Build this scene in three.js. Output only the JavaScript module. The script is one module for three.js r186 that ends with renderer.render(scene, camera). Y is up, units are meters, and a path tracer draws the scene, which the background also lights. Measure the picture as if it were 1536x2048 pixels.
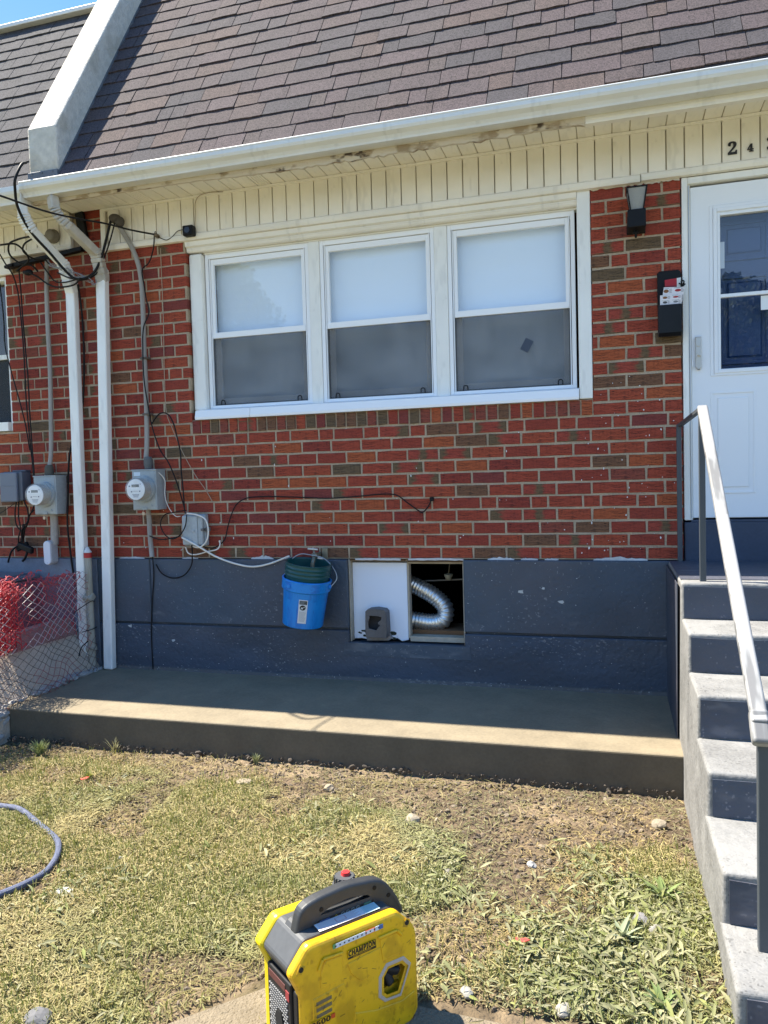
import * as THREE from 'three';
import { RoundedBoxGeometry } from 'three/addons/geometries/RoundedBoxGeometry.js';
import { TextGeometry } from 'three/addons/geometries/TextGeometry.js';
import { FontLoader } from 'three/addons/loaders/FontLoader.js';
import { mergeGeometries } from 'three/addons/utils/BufferGeometryUtils.js';

// ---------------------------------------------------------------- camera, sky, sun, exposure
const scene = new THREE.Scene();
const camera = new THREE.PerspectiveCamera(67.31, 0.75, 0.05, 600);
camera.rotation.order = 'YXZ';
camera.position.set(2.731, 0.520, 4.646);
camera.rotation.set(-0.04606, 0.28915, -0.02803);
scene.add(camera);

const SUN = new THREE.Vector3(-0.6, 1, -0.070).normalize();
const sun = new THREE.DirectionalLight(new THREE.Color(1, 0.93, 0.8), 5.0);
sun.name = 'sun';
sun.position.copy(SUN).multiplyScalar(30);
sun.castShadow = true;
sun.shadow.mapSize.set(2048, 2048);
Object.assign(sun.shadow.camera, { left: -6, right: 6, top: 6, bottom: -6, near: 1, far: 60 });
scene.add(sun, sun.target);

{ // clear blue sky, whiter towards the horizon, a little brighter round the sun
  const w = 512, h = 256, d = new Float32Array(w * h * 4), v = new THREE.Vector3();
  for (let j = 0; j < h; j++) for (let i = 0; i < w; i++) {
    const th = Math.PI * (1 - (j + 0.5) / h), ph = 2 * Math.PI * ((i + 0.5) / w - 0.5);
    v.set(Math.cos(ph) * Math.sin(th), Math.cos(th), Math.sin(ph) * Math.sin(th));
    const up = Math.max(0, v.y), k = Math.pow(1 - up, 3.0), glow = Math.pow(Math.max(0, v.dot(SUN)), 9) * 0.35;
    let r = 0.03 + 0.95 * k + glow, g = 0.235 + 0.98 * k + glow, b = 0.68 + 0.72 * k + glow * 0.9;
    if (v.y < 0) { const f = Math.min(1, -v.y * 6); r += (0.2 - r) * f; g += (0.19 - g) * f; b += (0.16 - b) * f; }
    d.set([r * 0.56, g * 0.56, b * 0.56, 1], (j * w + i) * 4);
  }
  const t = new THREE.DataTexture(d, w, h, THREE.RGBAFormat, THREE.FloatType);
  t.mapping = THREE.EquirectangularReflectionMapping;
  t.magFilter = THREE.LinearFilter; t.needsUpdate = true;
  scene.background = t; scene.environment = t;
}
const renderer = new THREE.WebGLRenderer({ antialias: true });
renderer.toneMapping = THREE.LinearToneMapping;
renderer.toneMappingExposure = 2.9;
renderer.shadowMap.enabled = true;
renderer.setSize(768, 1024);

// ---------------------------------------------------------------- helpers
function rng(s) { return () => { s |= 0; s = s + 0x6D2B79F5 | 0; let t = Math.imul(s ^ s >>> 15, 1 | s); t = t + Math.imul(t ^ t >>> 7, 61 | t) ^ t; return ((t ^ t >>> 14) >>> 0) / 4294967296; }; }
const R = rng(7), rr = (a, b) => a + (b - a) * R(), pick = (a) => a[Math.floor(R() * a.length)];
const hash = (x, y, s) => { let h = Math.imul(x, 374761393) + Math.imul(y, 668265263) + Math.imul(s, 974634777) | 0; h = Math.imul(h ^ h >>> 13, 1274126177); return ((h ^ h >>> 16) >>> 0) / 4294967296; };
function vnoise(x, y, per, s) {
  const xi = Math.floor(x), yi = Math.floor(y), fx = x - xi, fy = y - yi, u = fx * fx * (3 - 2 * fx), v = fy * fy * (3 - 2 * fy);
  const m = (n) => per ? ((n % per) + per) % per : n, a = m(xi), b = m(xi + 1), c = m(yi), e = m(yi + 1);
  return (hash(a, c, s) * (1 - u) + hash(b, c, s) * u) * (1 - v) + (hash(a, e, s) * (1 - u) + hash(b, e, s) * u) * v;
}
function fbm(x, y, per, oct, s) { let a = 0.5, t = 0, n = 0; for (let i = 0; i < oct; i++) { t += a * vnoise(x, y, per, s + i * 17); n += a; a *= 0.5; x *= 2; y *= 2; if (per) per *= 2; } return t / n; }
const toS = (c) => { c = Math.min(1, Math.max(0, c)); return Math.round(255 * (c <= 0.0031308 ? c * 12.92 : 1.055 * Math.pow(c, 1 / 2.4) - 0.055)); };
const ss = (a, b, x) => { const t = Math.min(1, Math.max(0, (x - a) / (b - a))); return t * t * (3 - 2 * t); };
function tex(w, h, fn, srgb = true, sx = 1, sy = 1) {    // fn(u, v) -> linear grey or [r, g, b]; sx, sy: metres covered
  const d = new Uint8Array(w * h * 4);
  for (let j = 0; j < h; j++) for (let i = 0; i < w; i++) {
    let c = fn((i + 0.5) / w, (j + 0.5) / h); if (typeof c === 'number') c = [c, c, c];
    const o = (j * w + i) * 4;
    for (let k = 0; k < 3; k++) d[o + k] = srgb ? toS(c[k]) : Math.round(255 * Math.min(1, Math.max(0, c[k])));
    d[o + 3] = 255;
  }
  const t = new THREE.DataTexture(d, w, h); t.wrapS = t.wrapT = THREE.RepeatWrapping; t.magFilter = THREE.LinearFilter;
  if (srgb) t.colorSpace = THREE.SRGBColorSpace; t.repeat.set(1 / sx, 1 / sy); t.needsUpdate = true; return t;
}
const M = (name, rgb, o = {}) => { const { phys, ...p } = o; const m = new (phys ? THREE.MeshPhysicalMaterial : THREE.MeshStandardMaterial)({ roughness: 0.7, ...p }); m.color.setRGB(...rgb); m.name = name; return m; };
const V = (x, y, z) => new THREE.Vector3(x, y, z);
const scn = (o) => { o.traverse((m) => { if (m.isMesh) { m.castShadow = m.receiveShadow = true; } }); return o; };
const taken = {};
const numbered = (n) => { const k = taken[n] = (taken[n] ?? -1) + 1; return k ? n + '_' + String(k).padStart(3, '0') : n; };
function tag(o, label, category, group) { o.userData.label = label; o.userData.category = category; if (group) o.userData.group = group; return o; }
function thing(name, label, category, pos = [0, 0, 0], group) { const g = new THREE.Group(); g.name = numbered(name); g.position.set(...pos); scene.add(g); return tag(g, label, category, group); }
function single(name, label, category, geo, mat, group) { const m = new THREE.Mesh(geo, mat); m.name = numbered(name); scene.add(m); return tag(m, label, category, group); }
function structure(name, geo, mat) { const m = new THREE.Mesh(geo, mat); m.name = numbered(name); m.userData.kind = 'structure'; scene.add(m); return m; }
// part of a thing whose geometry is written in world coordinates (or in the thing's own when local)
function part(parent, name, geo, mat, label, local) { const m = new THREE.Mesh(geo, mat); m.name = name; if (!local && parent.parent === scene && parent.isGroup) m.position.copy(parent.position).negate(); parent.add(m); if (label) m.userData.label = label; return m; }
function metric(g) {                              // uv in metres by the dominant axis of each face
  g = g.index ? g.toNonIndexed() : g; const p = g.attributes.position, n = g.attributes.normal, uv = new Float32Array(p.count * 2);
  for (let i = 0; i < p.count; i += 3) {
    let x = 0, y = 0, z = 0; for (let k = 0; k < 3; k++) { x += Math.abs(n.getX(i + k)); y += Math.abs(n.getY(i + k)); z += Math.abs(n.getZ(i + k)); }
    for (let k = 0; k < 3; k++) { const q = i + k, c = x > y && x > z ? [p.getZ(q), p.getY(q)] : y > z ? [p.getX(q), p.getZ(q)] : [p.getX(q), p.getY(q)]; uv.set(c, q * 2); }
  }
  g.setAttribute('uv', new THREE.BufferAttribute(uv, 2)); return g;
}
const clean = (g) => { g = g.index ? g.toNonIndexed() : g.clone(); for (const k of Object.keys(g.attributes)) if (!['position', 'normal', 'uv'].includes(k)) g.deleteAttribute(k); if (!g.attributes.uv) g.setAttribute('uv', new THREE.BufferAttribute(new Float32Array(g.attributes.position.count * 2), 2)); g.clearGroups(); return g; };
const merge = (a) => mergeGeometries(a.map(clean));
function box(x0, x1, y0, y1, z0, z1, r = 0.002) {
  const w = Math.abs(x1 - x0), h = Math.abs(y1 - y0), d = Math.abs(z1 - z0);
  const g = r ? new RoundedBoxGeometry(w, h, d, 1, Math.min(r, w / 2.1, h / 2.1, d / 2.1)) : new THREE.BoxGeometry(w, h, d);
  g.translate((x0 + x1) / 2, (y0 + y1) / 2, (z0 + z1) / 2); return metric(g);
}
const shape = (pts) => new THREE.Shape(pts.map((p) => new THREE.Vector2(...p)));
const path = (pts) => new THREE.Path(pts.map((p) => new THREE.Vector2(...p)));
function slab(pts, depth, o = {}) {               // outline in x, y extruded along +z from z0
  const s = shape(pts); for (const h of o.holes ?? []) s.holes.push(path(h));
  const b = o.bevel ?? 0;
  const g = new THREE.ExtrudeGeometry(s, { depth: depth - 2 * b, bevelEnabled: b > 0, bevelSize: b, bevelThickness: b, bevelOffset: -b, bevelSegments: o.seg ?? 1, curveSegments: 10, steps: 1 });
  g.translate(0, 0, (o.z ?? 0) + b); return metric(g);
}
const alongX = (pts, x0, x1, o = {}) => { const g = slab(pts.map(([z, y]) => [-z, y]), x1 - x0, o); g.rotateY(Math.PI / 2); g.translate(x0, 0, 0); return metric(g); };   // outline given as z, y
const shifted = (g, n = 6) => Array.from({ length: n }, (_, k) => { const c = g.clone(), u = c.attributes.uv; for (let i = 0; i < u.count; i++) u.setXY(i, u.getX(i) + k * 0.231, u.getY(i) + k * 0.417); return c; });
function tube(pts, r, seg = 0, rad = 7, closed = false) { const c = new THREE.CatmullRomCurve3(pts.map((p) => p.isVector3 ? p : V(...p)), closed, 'centripetal'); return new THREE.TubeGeometry(c, seg || pts.length * 7, r, rad, closed); }
function stick(a, b, r, n = 4) { const d = V().subVectors(b, a), g = new THREE.CylinderGeometry(r, r, d.length(), n, 1, true); g.translate(0, d.length() / 2, 0); g.applyQuaternion(new THREE.Quaternion().setFromUnitVectors(V(0, 1, 0), d.normalize())); g.translate(a.x, a.y, a.z); return g; }
const cyl = (r0, r1, h, n = 24, open = false) => new THREE.CylinderGeometry(r0, r1, h, n, 1, open);
const lathe = (pts, n = 32) => new THREE.LatheGeometry(pts.map((p) => new THREE.Vector2(...p)), n);
function bar(a, b, w, h, r = 0.004) { const d = V().subVectors(b, a), L = d.length(), g = new RoundedBoxGeometry(w, L, h, 2, r); g.translate(0, L / 2, 0); g.applyQuaternion(new THREE.Quaternion().setFromUnitVectors(V(0, 1, 0), d.normalize())); g.translate(a.x, a.y, a.z); return metric(g); }
function canvasTex(w, h, draw) { const c = document.createElement('canvas'); c.width = w; c.height = h; draw(c.getContext('2d'), w, h); const t = new THREE.CanvasTexture(c); t.colorSpace = THREE.SRGBColorSpace; return t; }
function fit01(g) { g.computeBoundingBox(); const b = g.boundingBox, p = g.attributes.position, uv = new Float32Array(p.count * 2); for (let i = 0; i < p.count; i++) uv.set([(p.getX(i) - b.min.x) / (b.max.x - b.min.x), (p.getY(i) - b.min.y) / (b.max.y - b.min.y)], i * 2); g.setAttribute('uv', new THREE.BufferAttribute(uv, 2)); return g; }

// ---------------------------------------------------------------- textures
const fine = tex(512, 512, (u, v) => 0.78 + 0.3 * (fbm(u * 8, v * 8, 8, 5, 3) - 0.5) + 0.16 * (fbm(u * 90, v * 90, 90, 2, 9) - 0.5), true, 0.9, 0.9);
const fineB = tex(512, 512, (u, v) => 0.6 * fbm(u * 60, v * 60, 60, 3, 5) + 0.4 * fbm(u * 14, v * 14, 14, 3, 8), false, 0.5, 0.5);
const mortarT = tex(512, 512, (u, v) => 0.8 + 0.36 * (fbm(u * 10, v * 10, 10, 5, 21) - 0.5) + 0.25 * (fbm(u * 120, v * 120, 120, 2, 5) - 0.5), true, 0.8, 0.8);
const mortarB = tex(512, 512, (u, v) => 0.5 * fbm(u * 50, v * 50, 50, 3, 4) + 0.5 * fbm(u * 110, v * 110, 110, 2, 6), false, 0.5, 0.5);
// wire-cut brick faces: dragged streaks and dark scratches
function brickFace(s, streak) {
  return (u, v) => {
    const drag = fbm(u * 5 + 3 * (fbm(u * 3, v * 8, 0, 2, s) - 0.5), v * 34, 0, 3, s), sc = fbm(u * 9, v * 46 + 5 * fbm(u * 4, v * 2, 0, 2, s + 4), 0, 2, s + 2), spot = fbm(u * 40, v * 16, 0, 2, s + 8);
    return 0.86 + 0.42 * (drag - 0.5) - streak * ss(0.63, 0.76, sc) - 0.25 * ss(0.68, 0.8, spot) + 0.18 * (fbm(u * 90, v * 34, 0, 2, s + 5) - 0.5);
  };
}
const faceA = tex(256, 96, brickFace(11, 0.5)), faceB = tex(256, 96, brickFace(44, 0.3)), faceC = tex(256, 96, brickFace(71, 0.7));
const faceBump = tex(256, 96, (u, v) => { const f = brickFace(11, 0.9)(u, v); return f * 0.8; }, false);
const flashed = (s, mode) => tex(256, 96, (u, v) => {
  const f = brickFace(s, 0.5)(u, v), n = fbm(u * 6, v * 5, 0, 3, s + 1) - 0.5;
  let k = mode === 0 ? ss(0.3, 0.1, u + n * 0.25) + ss(0.72, 0.9, u + n * 0.25) : mode === 1 ? ss(0.18, 0.06, Math.abs(u - 0.5 + n * 0.2)) + ss(0.12, 0.02, v + n * 0.1) : ss(0.45, 0.75, u + n * 0.5);
  k = Math.min(1, k); return [f * (0.40 * (1 - k) + 0.17 * k), f * (0.06 * (1 - k) + 0.1 * k), f * (0.036 * (1 - k) + 0.05 * k)];
});
const granule = tex(512, 512, (u, v) => { const g = hash(Math.floor(u * 256), Math.floor(v * 256), 3), h = hash(Math.floor(u * 128), Math.floor(v * 128), 8); return 0.5 + 0.5 * g + 0.75 * (h - 0.45) + 0.3 * (fbm(u * 6, v * 6, 6, 4, 2) - 0.5) + (h > 0.99 ? 1.0 : 0); }, true, 0.75, 0.75);
const granB = tex(512, 512, (u, v) => hash(Math.floor(u * 256), Math.floor(v * 256), 8), false, 0.6, 0.6);
const slateT = tex(1024, 1024, (u, v) => {      // dark slate paint with scuffs and worn specks
  const a = fbm(u * 5, v * 5, 5, 5, 31), b = fbm(u * 3, v * 3, 3, 4, 77), sp = fbm(u * 150, v * 150, 150, 2, 12), cl = fbm(u * 6, v * 6, 6, 3, 15);
  const base = [0.066 + 0.05 * (b - 0.5), 0.078 + 0.0 * (b - 0.5), 0.1 + 0.03 * (0.5 - b)], f = 0.85 + 0.5 * (a - 0.5), w = ss(0.80, 0.9, sp + 0.25 * (cl - 0.5)) * 0.3, sc = ss(0.6, 0.74, fbm(u * 7 + 0.4 * b, v * 16, 7, 5, 52)) * ss(0.5, 0.62, fbm(u * 2, v * 2, 2, 2, 93)) * 0.26;
  return base.map((c) => (c * 1.12 * f * (1 - w) + 0.4 * w) * (1 - sc) + 0.3 * sc);
}, true, 1.7, 1.7);
const slateSplash = tex(1024, 512, (u, v) => {     // lower course: splashed with mortar specks
  const b = fbm(u * 4, v * 3, 4, 4, 77), a = fbm(u * 8, v * 8, 8, 4, 31), sp = fbm(u * 220, v * 110, 220, 2, 12), cl = fbm(u * 5, v * 2, 5, 3, 19);
  const base = [0.058 + 0.04 * (b - 0.5), 0.072 + 0.01 * (b - 0.5), 0.098 + 0.03 * (0.5 - b)], f = 0.85 + 0.5 * (a - 0.5), w = ss(0.72, 0.86, sp + 0.5 * (cl - 0.5)) * 0.4, du = ss(0.80, 0.97, v + 0.22 * (fbm(u * 24, v * 5, 24, 4, 33) - 0.5)) * ss(0.999, 0.98, v) * 0.5;    // dust splashed up from the slab
  return base.map((c, i) => (c * 1.1 * f * (1 - w) + 0.38 * w) * (1 - du) + [0.17, 0.16, 0.14][i] * du);
}, true, 3.0, 0.75);
const concB = tex(512, 512, (u, v) => 0.5 * fbm(u * 30, v * 30, 30, 4, 15) + 0.5 * fbm(u * 5, v * 5, 5, 3, 16), false, 0.6, 0.6);
const stepT = tex(1024, 1024, (u, v) => { const a = fbm(u * 9, v * 9, 9, 5, 61), b = fbm(u * 130, v * 130, 130, 2, 63), c = fbm(u * 3, v * 3, 3, 3, 65); const f = 0.84 + 0.6 * (a - 0.5) + 0.35 * (b - 0.5) - 0.45 * ss(0.62, 0.8, b) * ss(0.4, 0.6, c) + 0.4 * (c - 0.5) + 0.5 * ss(0.6, 0.72, a) * ss(0.5, 0.6, c); return [f, f, f]; }, true, 1.1, 1.1);
const vinylT = tex(512, 512, (u, v) => { const f = 0.93 + 0.18 * (fbm(u * 4, v * 4, 4, 5, 41) - 0.5) - 0.09 * ss(0.62, 0.8, fbm(u * 22, v * 6, 22, 3, 42)); return [f, f * 0.985, f * 0.95]; }, true, 0.8, 0.8);
const rotT = tex(1024, 128, (u, v) => {         // peeling and rotted fascia paint
  const a = fbm(u * 40, v * 3, 40, 4, 91), b = fbm(u * 12, v * 2, 12, 4, 95), k = ss(0.5, 0.66, a * 0.6 + b * 0.45), d = ss(0.62, 0.75, fbm(u * 60, v * 5, 60, 3, 97) * 0.6 + b * 0.4);
  const c = [0.62, 0.53, 0.40], w = [0.36, 0.27, 0.17], e = [0.07, 0.045, 0.03]; return c.map((x, i) => (x * (1 - k) + w[i] * k) * (1 - d) + e[i] * d);
}, true, 2.6, 0.16);
const peelT = tex(512, 512, (u, v) => { const a = fbm(u * 5, v * 5, 5, 5, 55), k = ss(0.5, 0.66, a) * 0.6, f = 0.9 + 0.3 * (fbm(u * 30, v * 30, 30, 3, 3) - 0.5); return [f * (0.8 * (1 - k) + 0.62 * k), f * (0.78 * (1 - k) + 0.58 * k), f * (0.74 * (1 - k) + 0.5 * k)]; }, true, 0.9, 0.9);
const grimeT = tex(512, 512, (u, v) => { const a = fbm(u * 6, v * 6, 6, 5, 301), b = fbm(u * 40, v * 24, 40, 3, 305), k = ss(0.52, 0.72, a) * 0.28 + ss(0.64, 0.78, b) * 0.22; return [1 - k * 0.9, 1 - k, 1 - k * 0.6]; }, true, 0.4, 0.4);
const screenT = tex(512, 512, (u, v) => 0.8 + 1.5 * (fbm(u * 3, v * 4, 3, 4, 88) - 0.5) + 0.3 * (fbm(u * 40, v * 6, 40, 3, 81) - 0.5), true, 1.6, 1.1);  // screen mottling; the pale blotches are painted-in reflections
const wornRail = tex(512, 512, (u, v) => { const a = fbm(u * 60, v * 9, 60, 4, 23), k = ss(0.58, 0.72, a) * 0.7; return [0.27 * (1 - k) + 0.11 * k, 0.268 * (1 - k) + 0.11 * k, 0.262 * (1 - k) + 0.108 * k]; }, true, 1.6, 1.6);

// ---------------------------------------------------------------- materials
const brickTone = [];
{
  const add = (n, rgb, map, w) => { const m = M('brick', rgb[0] < 1 ? [rgb[0] * 1.04, rgb[1] * 1.1, rgb[2] * 1.02] : [1, 1.05, 1], { map, bumpMap: faceBump, bumpScale: 0.003, roughness: 0.85 }); for (let i = 0; i < w; i++) brickTone.push(m); };
  add(0, [0.37, 0.056, 0.028], faceA, 7); add(0, [0.32, 0.046, 0.026], faceB, 6); add(0, [0.40, 0.068, 0.03], faceC, 6); add(0, [0.29, 0.040, 0.025], faceC, 5);
  add(0, [0.42, 0.088, 0.03], faceA, 3); add(0, [0.24, 0.042, 0.034], faceB, 2); add(0, [0.2, 0.085, 0.045], faceC, 2); add(0, [0.15, 0.09, 0.05], faceA, 1); add(0, [0.28, 0.06, 0.038], faceC, 3);
  [0, 1, 2].forEach((k) => add(0, [1, 1, 1], flashed(120 + k * 7, k), 2));
}
const mMortar = M('mortar', [0.52, 0.40, 0.275], { map: mortarT, bumpMap: mortarB, bumpScale: 0.006, roughness: 0.95 });
const mSlate = M('slate_paint', [1, 1, 1], { map: slateT, bumpMap: concB, bumpScale: 0.006, roughness: 0.62 });
const mSplash = M('slate_paint_splashed', [1, 1, 1], { map: slateSplash, bumpMap: concB, bumpScale: 0.009, roughness: 0.7 });
const mNbSlate = M('pale_slate_paint', [0.2, 0.235, 0.30], { map: fine, bumpMap: concB, bumpScale: 0.006, roughness: 0.7 });
const mCream = M('cream_vinyl', [0.93, 0.88, 0.79], { map: vinylT, roughness: 0.55 });
const mCreamTrim = M('cream_trim', [0.93, 0.885, 0.80], { map: vinylT, roughness: 0.5 });
const mGap = M('dark_gap', [0.42, 0.36, 0.26], { roughness: 0.95 });
const mFascia = M('rotted_fascia', [1, 1, 1], { map: rotT, bumpMap: rotT, bumpScale: 0.006, roughness: 0.9 });
const mGutter = M('gutter_paint', [0.78, 0.775, 0.75], { map: vinylT, roughness: 0.4 });
const mWhite = M('white_vinyl', [0.9, 0.9, 0.9], { roughness: 0.4 });
const mDoor = M('door_paint', [0.84, 0.85, 0.86], { roughness: 0.38 });
const mCasing = M('off_white_casing', [0.92, 0.91, 0.87], { map: vinylT, roughness: 0.45 });
const mPipe = M('downspout_paint', [0.9, 0.9, 0.88], { map: vinylT, roughness: 0.38 });
const mPipeOld = M('weathered_downspout', [0.66, 0.63, 0.58], { map: peelT, roughness: 0.5 });
const mGlass = M('window_glass', [0.97, 0.985, 1], { phys: true, transmission: 1, thickness: 0, roughness: 0.0, ior: 1.5 });
const mScreen = M('insect_screen', [0.23, 0.235, 0.24], { map: screenT, transparent: true, opacity: 0.42, roughness: 0.9 });
const mBlind = M('white_shade', [0.82, 0.88, 0.93], {  roughness: 0.9 });
const mBlack = M('black_plastic', [0.010, 0.010, 0.011], { phys: true, specularIntensity: 0.35, roughness: 0.5 });
const mBlackMetal = M('black_metal', [0.010, 0.010, 0.011], { phys: true, specularIntensity: 0.35, roughness: 0.5 });
const mCable = M('black_cable', [0.012, 0.011, 0.011], { phys: true, specularIntensity: 0.4, roughness: 0.55 });
const mWhiteCable = M('white_cable', [0.75, 0.7, 0.62], { roughness: 0.5 });
const mMeterBox = M('meter_grey', [0.42, 0.46, 0.47], { map: fine, roughness: 0.45 });
const mConduit = M('conduit_grey', [0.40, 0.37, 0.33], { map: fine, roughness: 0.6 });
const mConcDark = M('slab_concrete', [0.27, 0.228, 0.158], { vertexColors: true, map: fine, bumpMap: concB, bumpScale: 0.003, roughness: 0.85 });
const mStep = M('grey_step_paint', [0.235, 0.23, 0.22], { map: stepT, bumpMap: concB, bumpScale: 0.006, roughness: 0.75 });
const mRiser = M('step_shade_paint', [0.82, 0.78, 0.82], { map: slateT, bumpMap: concB, bumpScale: 0.006, roughness: 0.6 });  // dark tone standing for shade on risers, landing and side
const mRailDark = M('dark_rail_paint', [0.055, 0.065, 0.075], { roughness: 0.5 });
const mRailWorn = M('worn_white_rail', [1, 1, 1], { map: wornRail, bumpMap: wornRail, bumpScale: 0.002, roughness: 0.55 });
const mStucco = M('parapet_stucco', [0.78, 0.74, 0.66], { map: peelT, bumpMap: fineB, bumpScale: 0.006, roughness: 0.9 });
const mFlash = M('lead_flashing', [0.15, 0.16, 0.175], { map: fine, roughness: 0.5, metalness: 0.3 });
const mGalv = M('galvanised', [0.55, 0.55, 0.54], { map: fine, metalness: 0.6, roughness: 0.45 });
const mDark = M('dark_room', [0.03, 0.03, 0.03], { roughness: 1 });

// ---------------------------------------------------------------- ground
const GY = -0.96;
const lawnH = (x, z) => GY + 0.022 * (fbm(x * 2.2 + 9, z * 2.2, 0, 3, 5) - 0.5) + 0.02 * (fbm(x * 11, z * 11, 0, 3, 6) - 0.5) + 0.03 * ss(1.2, 2.8, z) * ss(1.8, 3.0, x) - 0.03 * ss(1.3, 0.98, z);
const grassy = (x, z) => {                       // 0 bare soil .. 1 grass
  let g = ss(0.34, 0.6, fbm(x * 1.7 + 3, z * 2.1 + 1, 0, 4, 51) + 0.3 * (z - 1.6) + 0.08 * (1 - x));
  const edge = z + 0.5 * (fbm(x * 3, z * 3, 0, 3, 3) - 0.5) - 0.26 * ss(1.0, 2.6, x);
  g *= 1 - 0.92 * ss(1.5, 1.12, edge);
  g *= 1 - 0.8 * ss(0.60, 0.68, fbm(x * 3.1 + 7, z * 3.4, 0, 3, 57));
  g *= 1 - 0.8 * ss(0.4, 0.1, Math.hypot(x - 2.35, (z - 2.66) * 1.4));
  return g;
};
{
  const x0 = -0.78, x1 = 3.06, z0 = 0.93, z1 = 4.3, nx = 380, nz = 330, pos = [], col = [], uv = [], idx = [];
  for (let j = 0; j <= nz; j++) for (let i = 0; i <= nx; i++) {
    const x = x0 + (x1 - x0) * i / nx, z = z0 + (z1 - z0) * j / nz;
    pos.push(x, lawnH(x, z) + 0.012 * (fbm(x * 40, z * 40, 0, 3, 14) - 0.5), z); uv.push(x, z);
    const g = grassy(x, z), n = fbm(x * 26, z * 26, 0, 3, 71), m = fbm(x * 5, z * 5, 0, 3, 72), pale = ss(0.5, 0.7, fbm(x * 3 + 5, z * 4, 0, 3, 73)) * (1 - g);
    const soil = [0.175 + 0.15 * pale, 0.122 + 0.115 * pale, 0.072 + 0.075 * pale], straw = [0.2, 0.16, 0.07];
    col.push(...soil.map((c, k) => 0.74 * (c * (1 - g * 0.7) + straw[k] * g * 0.7) * (0.35 + 0.95 * n + 0.4 * (m - 0.5))));
  }
  for (let j = 0; j < nz; j++) for (let i = 0; i < nx; i++) { const a = j * (nx + 1) + i, b = a + 1, c = a + nx + 1, d = c + 1; idx.push(a, c, b, b, c, d); }
  const g = new THREE.BufferGeometry(); g.setAttribute('position', new THREE.Float32BufferAttribute(pos, 3)); g.setAttribute('color', new THREE.Float32BufferAttribute(col, 3)); g.setAttribute('uv', new THREE.Float32BufferAttribute(uv, 2)); g.setIndex(idx); g.computeVertexNormals();
  structure('lawn', g, M('soil_and_straw', [1, 1, 1], { vertexColors: true, roughness: 1, bumpMap: fineB, bumpScale: 0.012 }));
  const far = new THREE.PlaneGeometry(700, 700); far.rotateX(-Math.PI / 2); far.translate(0, GY - 0.06, 0);
  structure('ground', metric(far), M('far_lawn', [0.17, 0.17, 0.075], { map: fine, roughness: 1 }));
  structure('road', metric(box(-120, 120, GY - 0.05, GY - 0.045, 9.5, 17, 0)), M('asphalt', [0.06, 0.06, 0.062], { map: fine, roughness: 0.95 }));
  structure('pavement', box(-120, 120, GY - 0.2, GY + 0.02, 7.4, 9.2, 0.02), M('pavement_concrete', [0.42, 0.4, 0.36], { map: fine, roughness: 0.9 }));
  const p = slab([[1.50, -2.94], [1.80, -2.63], [2.45, -2.66], [2.75, -2.9], [2.9, -4.4], [1.35, -4.4]], 0.05, { bevel: 0.012 }); p.rotateX(-Math.PI / 2); p.translate(0, GY - 0.03, 0);
  structure('path', metric(p), M('path_concrete', [0.225, 0.18, 0.12], { map: mortarT, bumpMap: mortarB, bumpScale: 0.008, roughness: 0.95 }));
}
// fresh concrete slab along the foundation
{
  const g = slab([[3.04, 0.012], [-0.80, 0.012], [-0.80, -0.86], [-0.79, -0.91], [-0.765, -0.94], [-0.72, -0.957], [-0.5, -0.96], [1.2, -0.962], [3.04, -0.955]], 0.30, { bevel: 0.012, seg: 3 });
  g.rotateX(-Math.PI / 2); g.translate(0, -0.78 - 0.30, 0);
  const p = g.attributes.position; for (let i = 0; i < p.count; i++) if (p.getY(i) > -0.9) p.setY(i, p.getY(i) - 0.012 * ss(0.2, 0.95, p.getZ(i)) + 0.004 * (fbm(p.getX(i) * 3, p.getZ(i) * 3, 0, 2, 8) - 0.5));
  const m = metric(g), n = m.attributes.normal, q = m.attributes.position, c = [];    // upright faces darkened in vertex colour to stand for shade
  for (let i = 0; i < q.count; i++) { const faceShade = 1 - 0.48 * ss(0.75, 0.2, n.getY(i)); c.push(faceShade, faceShade * 0.97, faceShade * 0.93); }
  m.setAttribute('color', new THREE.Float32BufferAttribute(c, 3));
  structure('patio_slab', m, mConcDark);
}

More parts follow.
